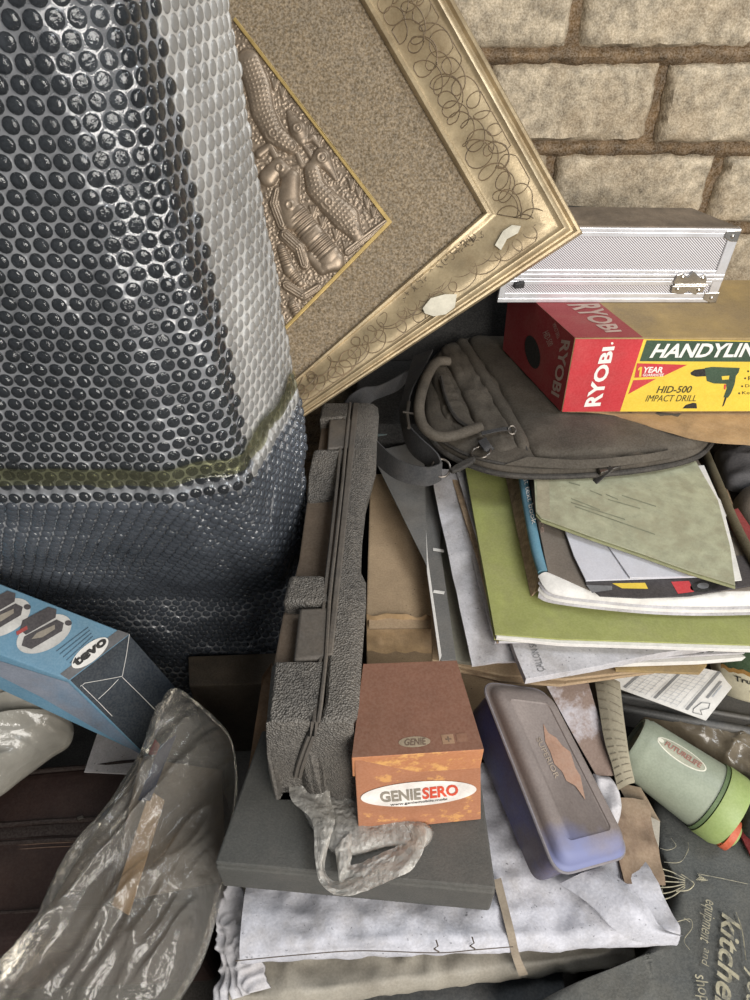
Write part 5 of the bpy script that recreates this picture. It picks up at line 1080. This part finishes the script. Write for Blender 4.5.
M_shk = mat('milky_green_plastic', (148, 156, 138), 0.45, var=0.08, vs=14, dust=((132, 136, 118), 0.6), ds=9, speck=0.15)
M_shg = mat('bright_green_plastic', (144, 160, 98), 0.5, var=0.06, dust=((128, 150, 92), 0.5), ds=16)
M_shc = mat('orange_red_plastic', (196, 96, 66), 0.5)
M_shb = mat('milky_base', (150, 158, 142), 0.5, dust=((120, 122, 108), 0.4))
def shaker():
    P0, P1 = U(630, 742, -0.744), U(709, 797, -0.762); ax = (P1 - P0); L = ax.length; ax.normalize()
    t = thing('shaker_bottle', 'milky green protein shaker bottle with a bright green collar lying on the fabric bag', 'bottle', U(670, 780, ZS))
    r0, r1 = 0.0350, 0.0395
    prof = [(0.001, 0.004), (r0 * 0.78, 0.004), (r0 * 0.80, 0.0), (r0 * 0.90, 0.0), (r0 * 0.95, 0.003), (r0 * 0.955, 0.006), (r0, 0.009), (r0 * 1.01, 0.016)] + [(r0 * 1.01 + (r1 - r0 * 1.01) * f, 0.016 + (L - 0.016) * f) for f in (0.25, 0.5, 0.75, 1.0)]
    MB().lathe(prof, P0, ax, 56).build('body', M_shk, t, smooth=True, ang=40)
    MB().lathe([(r1 * 1.0, -0.004), (r1 * 1.03, -0.004), (r1 * 1.03, 0.000), (r1 * 1.0, 0.0005)], P1, ax, 56).build('neck_ring', mat('dark_green_seam', (84, 104, 66), 0.6), t, smooth=True, ang=40)
    MB().lathe([(r1 * 0.98, 0.001), (r1 * 1.05, 0.001), (r1 * 1.06, 0.004), (r1 * 1.05, 0.021), (r1 * 1.0, 0.026), (r1 * 0.6, 0.028), (0.001, 0.028)], P1, ax, 56).build('collar', M_shg, t, smooth=True, ang=40)
    e = P1 + ax * 0.026; lowd = Vector((ax.y, -ax.x, 0)); lowd = lowd if lowd.y < 0 else -lowd
    MB().lathe([(0.014, 0), (0.014, 0.010), (0.011, 0.013), (0.001, 0.013)], e + lowd * 0.020 - Z * 0.005, ax, 24).build('spout', M_shg, t, smooth=True, ang=40)
    MB().lathe([(0.0165, 0.002), (0.0180, 0.002), (0.0180, 0.009), (0.0165, 0.009)], e + lowd * 0.021 - Z * 0.006, ax, 24, cap=False).build('spout_ring', M_shc, t, smooth=True, ang=40)
    MB().lathe([(0.010, 0), (0.012, 0.004), (0.010, 0.012), (0.001, 0.013)], e - lowd * 0.026 + Z * 0.004, ax, 20).build('hinge_knob', M_shg, t, smooth=True, ang=40)
    # oval emblem on the curved wall, facing up
    side = ax.cross(Z).normalized(); side = side if side.y > 0 else -side
    def surf(s, a, eps=0.0006):
        f = max(0, min(1, (s - 0.016) / (L - 0.016))); r = r0 * 1.01 + (r1 - r0 * 1.01) * f + eps
        return P0 + ax * s + (Z * math.cos(a) + side * math.sin(a)) * r
    # find where the photograph shows the emblem: ray against the cylinder
    def hit(px, py):
        d = ray(px, py); o = CAM - P0; r = (r0 + r1) / 2; dd = d - ax * d.dot(ax); oo = o - ax * o.dot(ax)
        A_, B_, C_ = dd.dot(dd), 2 * dd.dot(oo), oo.dot(oo) - r * r; D_ = B_ * B_ - 4 * A_ * C_
        tt = (-B_ - math.sqrt(max(0, D_))) / (2 * A_); p = o + d * tt; s = p.dot(ax); rad = p - ax * s
        return s, math.atan2(rad.dot(side), rad.dot(Z))
    (sa, aa), (sb, ab_) = hit(664, 741), hit(712, 775); sc, ac = (sa + sb) / 2, (aa + ab_) / 2
    hl = abs(sb - sa) / 2; ha = 0.27
    mb = MB()
    outer = [surf(sc + hl * math.cos(k), ac + ha * math.sin(k), 0.0004) for k in [i * math.pi / 20 for i in range(40)]]; inner = [surf(sc + hl * .95 * math.cos(k), ac + ha * .86 * math.sin(k), 0.0004) for k in [i * math.pi / 20 for i in range(40)]]
    mb.grid([outer, inner], 0, cu=True)
    NX = 24
    grid_ = [[surf(sc + hl * .95 * x * 0.995, ac + ha * .86 * y * math.sqrt(max(0, 1 - x * x)), 0.0003) for x in [-1 + 2 * i / NX for i in range(NX + 1)]] for y in [-1 + i / 3 for i in range(7)]]
    mb.grid(grid_, 1)
    def txt(s, s0, s1, a0, a1, mi, sh=0.0, b=0.0):
        vs, fs = text_geo(s, sh, b); mb.add([surf(s0 + (s1 - s0) * x, a0 + (a1 - a0) * y, 0.0009) for x, y in vs], fs, mi)
    txt('FUTURELIFE', sc - hl * .68, sc + hl * .80, ac - ha * .30, ac + ha * .38, 2, 0.15, 0.03); txt('smart drink', sc - hl * .45, sc + hl * .55, ac - ha * .62, ac - ha * .38, 0) if False else None
    mb.add([surf(sc - hl * .86 + 0.0035 * math.cos(k), ac + 0.07 * math.sin(k), 0.0009) for k in [i * math.pi / 8 for i in range(16)]], [list(range(16))], 0)
    mb.build('oval_emblem', [mat('emblem_white', (214, 212, 196), 0.6), mat('emblem_ground', (160, 160, 142), 0.6), mat('emblem_red', (150, 104, 92), 0.6)], t)
shaker()

# tray, invoice, tub, brown plastic
M_tray = mat('dark_grey_tray', (76, 76, 76), 0.55, var=0.08, dust=((104, 98, 90), 0.5), ds=12)
def tray():
    t = thing('dark_tray', 'dark grey plastic tray edge running under the invoice sheet', 'tray', U(700, 690, -0.78))
    A, B, Cc, D = U(590, 655, -0.766), U(800, 640, -0.766), U(800, 738, -0.766), U(600, 702, -0.766)
    MB().prism([A, B, Cc, D], (0, 0, -0.045)).build('tray_body', M_tray, t, bevel=0.004)
    MB().tube([D + Vector((0, -0.004, 0.001)), Cc + Vector((0, -0.004, 0.001))], 0.0055, 10).build('rim', M_tray, t, smooth=True); MB().tube([D + Vector((0, 0.014, 0.002)), Cc + Vector((0, 0.014, 0.002))], 0.0035, 10).build('rim', M_tray, t, smooth=True)
tray()
def invoice():
    q = [(628, 655, -0.712), (735, 655, -0.705), (706, 721, -0.722), (612, 688, -0.728)]
    A, B, Cc, D = U(640, 655, -0.715), U(741, 676, -0.712), U(706, 720.5, -0.728), U(604, 683, -0.728)
    t = thing('invoice_sheet', 'white printed invoice form with ruled columns below the paper stack', 'paper', (A + Cc) / 2 - Z * 0.004)
    MB().sheet(A, B, Cc, D, 0.0012, 8, 8).build('sheet', M_papw, t)
    def at(u, v, e=0.0005): return (A * (1 - u) + B * u) * (1 - v) + (D * (1 - u) + Cc * u) * v + Z * e
    mb = MB()
    def rect(u0, v0, u1, v1, mi=0): mb.poly([at(u0, v0), at(u1, v0), at(u1, v1), at(u0, v1)], mi)
    for u in (0.17, 0.47, 0.78): rect(u, 0.0, u + 0.028, 0.94, 0)
    rs = random.Random(2)
    for u0, u1 in ((0.21, 0.45), (0.52, 0.76)):
        for k in range(12): rect(u0, 0.08 + k * 0.075, u0 + (u1 - u0) * rs.uniform(0.6, 1), 0.088 + k * 0.075, 1)
        for k in range(5): rect(u0 + (u1 - u0) * k / 4, 0.05, u0 + (u1 - u0) * k / 4 + 0.003, 0.95, 1)
    rect(0.02, 0.1, 0.14, 0.4, 2); rect(0.86, 0.2, 0.885, 0.6, 0); rect(0.90, 0.28, 0.915, 0.55, 1)
    mb.tube([at(u, v) for u, v in [(0.86, 0.72), (0.93, 0.68), (0.95, 0.78), (0.9, 0.86), (0.94, 0.93), (0.86, 0.95), (0.84, 0.88)]], 0.0005, 4, closed=True)
    mb.build('form_print', [mat('form_grey', (126, 126, 126), 0.8), mat('form_hairline', (176, 178, 182), 0.8), mat('form_dark', (96, 84, 84), 0.8)], t)
invoice()
def tub():
    t = thing('cream_tub', 'cream plastic tub with green label and brown lettering at the right edge', 'tub', U(752, 690, -0.74))
    AX = Vector((0.10, 0.66, 0.75)).normalized(); XX = AX.cross(Vector((0, 0.7, -0.7))).normalized(); XX = XX if XX.x > 0 else -XX; YY = AX.cross(XX)
    c = U(757, 697, -0.745); prof = [(0.001, 0), (0.040, 0), (0.046, 0.004), (0.055, 0.030), (0.062, 0.062), (0.064, 0.064), (0.064, 0.069), (0.060, 0.069)]
    MB().lathe(prof, c, AX, 64).build('tub_body', mat('cream_plastic', (206, 198, 172), 0.5, var=0.05, dust=((170, 156, 128), 0.4), ds=14), t, smooth=True, ang=40)
    def rad(h):
        for (ra, ha), (rb, hb) in zip(prof[1:], prof[2:]):
            if ha <= h <= hb and hb > ha: return ra + (rb - ra) * (h - ha) / (hb - ha)
        return prof[-1][0]
    def s(a, h, e=0.0005): r = rad(h) + e; return c + AX * h + (XX * math.cos(a) + YY * math.sin(a)) * r
    a0, a1 = R(195), R(310)
    mb = MB(); mb.grid([[s(a0 + (a1 - a0) * j / 40, h) for j in range(41)] for h in (0.036, 0.045, 0.054, 0.0615)], 0)
    mb.grid([[s(a0 + (a1 - a0) * j / 40, h + 0.003 * nz(Vector((j * .35, 0, 0)), 1), 0.0009) for j in range(41)] for h in (0.0335, 0.0385)], 1)
    def txt(w, A0, A1, h0, h1, mi, b=0.0):
        vs, fs = text_geo(w, 0, b); mb.add([s(A0 + (A1 - A0) * x, h0 + (h1 - h0) * y, 0.001) for x, y in vs], fs, mi)
    txt('Truthful', R(213), R(258), 0.0235, 0.0300, 2, 0.02); txt('optilo', R(232), R(285), 0.0110, 0.0180, 2, 0.04)
    mb.build('label_print', [mat('label_green', (58, 80, 52), 0.6), mat('label_gold', (166, 124, 62), 0.6, var=0.2), M_ink], t)
tub()
M_bpl = film('brown_cellophane', (168, 150, 124), (128, 116, 98), 0.80, 0.2, 0.9, bump=0.5, bs=60)
props(MB().pillow([U(x, y, -0.790) for x, y in [(636, 716), (680, 722), (740, 730), (800, 728), (810, 790), (762, 796), (735, 782), (700, 755), (660, 732)]], 0.020, 0.006, e=2.4, amp=0.008, sc=24, amp2=0.003, sc2=70, seed=4).build('brown_plastic_wrap', M_bpl, smooth=True, ang=180), 'crumpled brown plastic wrap lying above the shaker bottle', 'plastic wrap')
MB().prism([U(600, 690, -0.813), U(830, 690, -0.813), U(830, 775, -0.813), U(700, 775, -0.813), U(650, 740, -0.813)], (0, 0, -0.237)).build('grey_storage_box', M_dcloth, None, 'dull grey box under the tray and brown plastic wrap', 'box', bevel=0.004)
props(MB().pillow([U(x, y, -0.770) for x, y in [(738, 790), (756, 778), (790, 790), (800, 826), (770, 846), (742, 830)]], 0.022, 0.012, e=2.4, amp=0.003, sc=30, seed=2).build('rounded_pot', mat('dark_fabric', (44, 42, 46), 0.7), smooth=True, ang=180), 'dark rounded pot beside the collar of the shaker bottle', 'pot')
poly_slab('maroon_card', 'maroon card lying at the right edge below the dark cap', 'card', [(736, 826), (770, 832), (790, 876), (752, 858)], -0.791, 0.003, M_maroon)
# paper scraps between the lunch box and the shaker
M_corr = mat('printed_grey_strip', (150, 142, 122), 0.85, var=0.08, vs=30, dust=((110, 100, 84), 0.5), ds=16, bump=0.3, bs=120)
def strip():
    t = thing('printed_paper_strip', 'bent grey strip of paper with printed lines hanging beside the shaker base', 'paper', U(612, 740, -0.76))
    A, B = spline([U(594, 676, -0.712), U(598, 700, -0.714), U(604, 738, -0.722), U(612, 765, -0.732), U(618, 790, -0.746)], 30), spline([U(620, 682, -0.708), U(623, 710, -0.710), U(627, 740, -0.718), U(630, 760, -0.726), U(635, 782, -0.738)], 30)
    mb = MB(); rows = [[a * (1 - v) + b * v + Z * 0.004 * math.sin(v * math.pi) for v in [i / 8 for i in range(9)]] for a, b in zip(A, B)]
    mb.grid(rows); mb.grid([[p - Z * 0.002 for p in r] for r in rows]); mb.build('strip', M_corr, t, smooth=True, ang=180)
    mb = MB()
    for i in range(1, 29, 2):
        for v0, v1 in ((0.05, 0.32), (0.45, 0.9)):
            f = lambda v: A[i] * (1 - v) + B[i] * v + Z * (0.004 * math.sin(v * math.pi) + 0.0006)
            mb.tube([f(v0), f((v0 + v1) / 2), f(v1)], 0.0005, 4)
    mb.build('printed_lines', mat('strip_ink', (122, 113, 96), 0.8), t)
strip()
sheet_px('stained_paper', 'crumpled stained paper sheet behind the blue lunch box', 'paper', [(546, 686, -0.715), (588, 684, -0.715), (616, 776, -0.742), (596, 776, -0.745)], 0.002, mat('stained_paper', (186, 180, 184), 0.85, dust=((128, 108, 96), 0.95), ds=11, dlo=0.42, dhi=0.52, bump=0.4, bs=80), lambda u, v, p: 0.003 * rg(p, 20, 2), 20, 20)
props(MB().pillow([U(x, y, -0.752) for x, y in [(590, 776), (606, 776), (617, 790), (621, 812), (612, 830), (598, 800)]], 0.012, 0.006, e=2, amp=0.004, sc=50, seed=3).build('white_paper_wad', M_papd, smooth=True, ang=180), 'small wad of bright white paper right of the lunch box lid', 'paper')
M_brp = mat('brown_wrapping_scrap', (132, 116, 96), 0.85, var=0.12, vs=30, dust=((92, 80, 66), 0.6), ds=16, bump=0.4, bs=70)
sheet_px('brown_paper_scrap', 'brown torn paper scrap next to the shaker bottle base', 'paper', [(616, 782, -0.764), (640, 788, -0.764), (660, 822, -0.782), (636, 816, -0.774)], 0.002, M_brp, lambda u, v, p: 0.004 * rg(p, 26, 5), 16, 16)
sheet_px('brown_paper_scrap', 'brown crumpled sheet right of the lunch box, under the splinter', 'paper', [(602, 796, -0.756), (646, 802, -0.766), (664, 886, -0.778), (622, 884, -0.764)], 0.002, mat('brown_wrapping_dark', (120, 100, 82), 0.85, var=0.14, dust=((150, 134, 112), 0.5), ds=22, bump=0.4, bs=60), lambda u, v, p: 0.006 * rg(p, 22, 9), 20, 20)
props(MB().sheet(U(640, 812, -0.772), U(659, 822, -0.776), U(656, 880, -0.792), U(648, 876, -0.788), 0.0015, 10, 16, lambda u, v, p: 0.003 * rg(p, 30, 3)).build('grey_wrap_edge', M_gwrap, smooth=True, ang=60), 'grey wrap edge standing along the left rim of the printed fabric bag', 'wrap')
MB().prism([U(619, 817, -0.757), U(622, 816, -0.757), U(649, 854, -0.772), U(645, 858, -0.772)], (0, 0, -0.003)).build('wood_splinter', mat('raw_wood', (186, 156, 120), 0.8), None, 'thin raw wood splinter lying right of the lunch box', 'splinter', bevel=0.0005)
# ------------------------------------------------------------------ left: shaving-kit carton, plastic bags, leather case
M_tblue = mat('carton_blue', (92, 132, 156), 0.6, var=0.08, vs=10, dust=((120, 140, 150), 0.3), ds=14)
M_tnavy = mat('carton_navy_end', (20, 31, 42), 0.5, var=0.1, vs=20, dust=((44, 54, 62), 0.4), ds=18)
M_tgrey = mat('carton_grey_band', (92, 92, 94), 0.6)
M_tlow = mat('carton_lower_print', (122, 128, 140), 0.55, var=0.15, vs=14, dust=((84, 122, 150), 0.8), ds=8)
def tevo():
    t = thing('blue_product_carton', 'blue printed carton with a navy end wedged below the bubble wrap', 'carton', (-0.42, 0.48, 0.20))
    tb, tf = UT(129, 634, 0.835), UT(69, 680, 0.79); bb, bf = UT(178, 690, 0.915), UT(147, 757, 0.86)
    bb = Plane(tb, tf, bf).px(178, 690)
    ax = UT(0, 583.5, 0.80) - tb; ax = ax * 1.35
    e = [tb, tf, bf, bb]; l = [p + ax for p in e]; l[2] = l[2] + (l[1] - l[2]) * 0.45; l[3] = l[3] + (l[0] - l[3]) * 0.45
    # the near lower edge as the photograph shows it: the long side below the top face
    MB().loft(e, l).build('carton', M_tblue, t, bevel=0.0015)
    pe = Plane(tb, tf, bb); ptop = Plane(tb, tf, tb + ax); ps = Plane(tf, bf, tf + ax)
    c = (tb + tf + bf + bb) / 4; n_ = pe.n
    sh = lambda p, f: c + (p - c) * f + n_ * 0.0006
    MB().poly([sh(p, 0.985) for p in e]).build('end_panel', M_tnavy, t)
    mb = MB()
    for a, b in (((129, 634), (122, 676)), ((122, 676), (84, 683)), ((84, 683), (80, 686)), ((122, 677), (160, 715)), ((118, 679), (98, 699)), ((82, 686), (112, 716))): mb.tube([pe.px(*a, 0.0012), pe.px((a[0] + b[0]) / 2 + 0.4, (a[1] + b[1]) / 2, 0.0014), pe.px(*b, 0.0008)], 0.00035, 4)
    mb.build('worn_creases', M_papw, t)
    mb = MB(); poly_px(mb, ptop, [(129.5, 634), (69, 680), (60, 674), (118, 630)], 0.0005, 0); mb.build('end_band', M_tgrey, t)
    mb = MB(); w_ = [(0.5, 0.16)]
    def strip(pts, mi): poly_px(mb, ps, pts, 0.0006, mi)
    strip([(68, 682), (-40, 648), (-40, 660), (0, 676), (40, 696), (90, 725), (146, 757)], 0); mb.build('side_print', M_tlow, t)
    mb = MB(); poly_px(mb, ptop, ell(90, 653, 22.5, 8.6, -38.5), 0.0009, 0); text_px(mb, 'tevo', ptop, [(70.5, 661), (103, 635.5), (108, 643), (76.5, 667.5)], 0.0013, bold=0.05, mi=1); mb.build('brand_lettering', [M_papw, M_ink], t)
    mb = MB()
    def pic(cx, cy, s):
        poly_px(mb, ptop, ell(cx, cy, 33 * s, 18 * s, -27), 0.0008, 0)
        poly_px(mb, ptop, [(cx - 27 * s, cy - 4 * s), (cx - 24 * s, cy - 15 * s), (cx + 5 * s, cy - 30 * s), (cx + 14 * s, cy - 27 * s), (cx + 13 * s, cy - 18 * s), (cx - 20 * s, cy + 1 * s)], 0.0011, 1)
        poly_px(mb, ptop, [(cx - 25 * s, cy + 13 * s), (cx - 22 * s, cy + 3 * s), (cx + 14 * s, cy - 16 * s), (cx + 22 * s, cy - 12 * s), (cx + 20 * s, cy - 3 * s), (cx - 14 * s, cy + 17 * s)], 0.0011, 1)
        poly_px(mb, ptop, [(cx - 14 * s, cy + 6 * s), (cx - 8 * s, cy - 1 * s), (cx + 12 * s, cy - 10 * s), (cx + 12 * s, cy - 5 * s), (cx - 2 * s, cy + 4 * s)], 0.0014, 2)
        poly_px(mb, ptop, ell(cx + 27 * s, cy - 12 * s, 4 * s, 3 * s), 0.0012, 1); poly_px(mb, ptop, [(cx - 31 * s, cy - 2 * s), (cx - 19 * s, cy - 9 * s), (cx - 18 * s, cy - 5 * s), (cx - 30 * s, cy + 2 * s)], 0.0014, 3)
    pic(44, 634, 0.9); pic(3, 618, 0.9); mb.build('product_picture', [mat('picture_white', (186, 184, 180), 0.6), mat('picture_dark', (66, 62, 64), 0.6), M_gry, mat('picture_red', (150, 62, 58), 0.6)], t)
    mb = MB()
    for i in range(5): poly_px(mb, ptop, [(56 + i * 3.4, 651 + i * 3), (88 + i * 1.5, 627 + i * 3), (88.6 + i * 1.5, 627.6 + i * 3), (56.6 + i * 3.4, 651.7 + i * 3)], 0.0007)
    mb.build('printed_lines', mat('small_print_blue', (62, 88, 106), 0.7), t)
tevo()
M_leath = mat('dark_brown_leather', (48, 34, 31), 0.45, grain=0.02, var=0.12, vs=14, dust=((74, 56, 48), 0.5), ds=9, bump=0.25, bs=160, spec=0.4)
M_leathd = mat('leather_piping', (40, 29, 26), 0.5, var=0.1)
def suitcase():
    zt = -0.875; z1 = 1.05 + zt
    t = thing('leather_case', 'dark brown leather travel case with stitched seams lying at the lower left', 'case', (-0.36, 0.33, 0))
    def P(x, y, dz=0): p = U(x, y, zt); p.z = z1 + dz; return p
    bl, br, fr_, fl = P(-60, 775), P(215, 750), P(200, 940), P(-60, 952)
    MB().prism([bl, br, fr_, fl], (0, 0, -z1)).build('body', M_leath, t, bevel=0.018, seg=5)
    def ln(y0, y1, x0=-50, x1=196): return [P(x0 + (x1 - x0) * i / 20, y0 + (y1 - y0) * i / 20, 0.0008 * math.sin(i)) for i in range(21)]
    for (a, b, r, nm) in ((780, 756, 0.0035, 'piping'), (828, 812, 0.0035, 'piping'), (846, 832, 0.0030, 'piping'), (915, 902, 0.0022, 'seam')):
        MB().tube(ln(a, b), r, 8).build(nm, M_leathd, t, smooth=True)
    mb = MB(); a, b = ln(832, 816), ln(842, 828); mb.grid([[p + Z * 0.0012 for p in a], [p + Z * 0.0024 for p in [(x + y) / 2 for x, y in zip(a, b)]], [p + Z * 0.0012 for p in b]]); mb.build('zip_band', M_leathd, t, smooth=True)
    mb = MB()
    for yy in (849, 853):
        l_ = ln(yy, yy - 14); mb.tube(l_, 0.0006, 4)
    mb.build('stitching', mat('brown_thread', (92, 72, 60), 0.8), t)
    mb = MB(); mb.prism([P(78, 819, 0.006), P(84, 817, 0.006), P(85, 820, 0.006), P(79, 822, 0.006)], (0, 0, -0.003)); mb.build('zip_pull', M_steel, t, bevel=0.0008)
suitcase()
M_bag1 = film('clear_plastic_bag', (232, 228, 220), (214, 210, 202), 0.11, 0.09, 1.0, bump=0.7, bs=110)
M_bag2 = film('grey_plastic_bag', (200, 196, 186), (176, 172, 162), 0.55, 0.10, 1.0, bump=0.6, bs=60)
def big_bag():
    ol = [(180, 692, -0.752), (214, 718, -0.762), (233, 742, -0.772), (238, 790, -0.785), (232, 850, -0.79), (216, 920, -0.79), (196, 975, -0.79), (150, 1030, -0.79), (60, 1050, -0.79), (-40, 1040, -0.80), (-20, 1000, -0.80), (22, 950, -0.795), (62, 880, -0.79), (104, 815, -0.785), (146, 752, -0.775), (164, 712, -0.76)]
    pts = [U(*p) for p in ol]
    props(MB().pillow(pts, 0.050, 0.028, e=2.0, amp=0.016, sc=24, amp2=0.010, sc2=58, seed=11, N=300, M=90, center=U(140, 880, -0.782), ax=Vector((0.5, 0.85, 0.1)).normalized(), st=4.5).build('clear_plastic_bag', M_bag1, smooth=True, ang=180), 'big crumpled clear plastic bag with grey card inside lying on the leather case', 'plastic bag')
    a = [U(x, y, z) for x, y, z in ((140, 758, -0.770), (222, 770, -0.778), (226, 880, -0.786), (110, 902, -0.79))]
    props(MB().sheet(*a, 0.006, 8, 8).build('grey_card_sheet', mat('taupe_card', (112, 103, 94), 0.8, dust=((100, 92, 84), 0.5)), smooth=True, ang=60), 'dull grey brown card sheet inside the clear plastic bag', 'card')
    a = [U(x, y, z) for x, y, z in ((150, 790, -0.758), (164, 800, -0.758), (128, 915, -0.772), (112, 905, -0.772))]
    props(MB().sheet(*a, 0.003, 8, 8).build('tan_card_strip', mat('tan_strip', (168, 142, 112), 0.8), smooth=True, ang=60), 'tan card strip inside the clear plastic bag', 'card')
    a = [U(x, y, z) for x, y, z in ((160, 745, -0.752), (176, 735, -0.752), (150, 800, -0.756), (138, 800, -0.756))]
    props(MB().sheet(*a, 0.002, 6, 6).build('navy_label', mat('navy_label', (48, 52, 78), 0.7), smooth=True, ang=60), 'small navy label seen through the clear plastic bag', 'label')
big_bag()
props(MB().pillow([U(*p) for p in ((-60, 690, -0.785), (0, 684, -0.785), (34, 688, -0.790), (60, 700, -0.80), (73, 722, -0.81), (70, 742, -0.815), (50, 756, -0.82), (20, 778, -0.82), (-10, 800, -0.82), (-70, 830, -0.82))], 0.042, 0.030, e=2.0, amp=0.016, sc=28, amp2=0.008, sc2=75, seed=21, N=200, M=50, ax=Vector((0.95, 0.25, -0.1)).normalized(), st=5).build('grey_plastic_bag', M_bag2, smooth=True, ang=180), 'tied grey plastic bag lying below the blue carton at the left edge', 'plastic bag')
poly_slab('grey_white_sheet', 'greyish sheet under the lower corner of the blue carton', 'sheet', [(101, 722), (150, 756), (150, 775), (84, 772)], -0.872, 0.002, M_papd)
poly_slab('red_tag', 'small red tag beside the lower corner of the blue carton', 'tag', [(141, 738), (150, 733), (166, 752), (148, 752)], -0.862, 0.008, M_red)
M_bl2 = mat('bright_blue_plastic', (42, 104, 158), 0.4)
props(MB().pillow([U(*p) for p in ((-50, 655, -0.80), (0, 662, -0.80), (20, 680, -0.81), (26, 696, -0.815), (0, 700, -0.82), (-50, 705, -0.82))], 0.022, 0.02, amp=0.004, sc=26, seed=4).build('blue_plastic_packet', M_bl2, smooth=True, ang=180), 'shiny blue plastic packet squeezed under the blue carton at the left', 'packet')
def dark_box():
    zt = -0.86; q = [U(188, 656, zt), U(300, 652, zt), U(296, 682, zt), U(189, 686, zt)]
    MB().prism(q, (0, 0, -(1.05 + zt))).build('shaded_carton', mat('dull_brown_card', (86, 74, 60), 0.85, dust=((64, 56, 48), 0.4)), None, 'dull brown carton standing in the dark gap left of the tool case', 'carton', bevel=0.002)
    poly_slab('brown_card_flap', 'leaning brown card behind the nose of the tool case', 'card', [(262, 676, -0.70), (272, 662, -0.70), (280, 700, -0.712), (262, 756, -0.74), (246, 778, -0.745), (256, 740, -0.74)], -0.7, 0.003, mat('brown_flap', (132, 104, 78), 0.85))
dark_box()
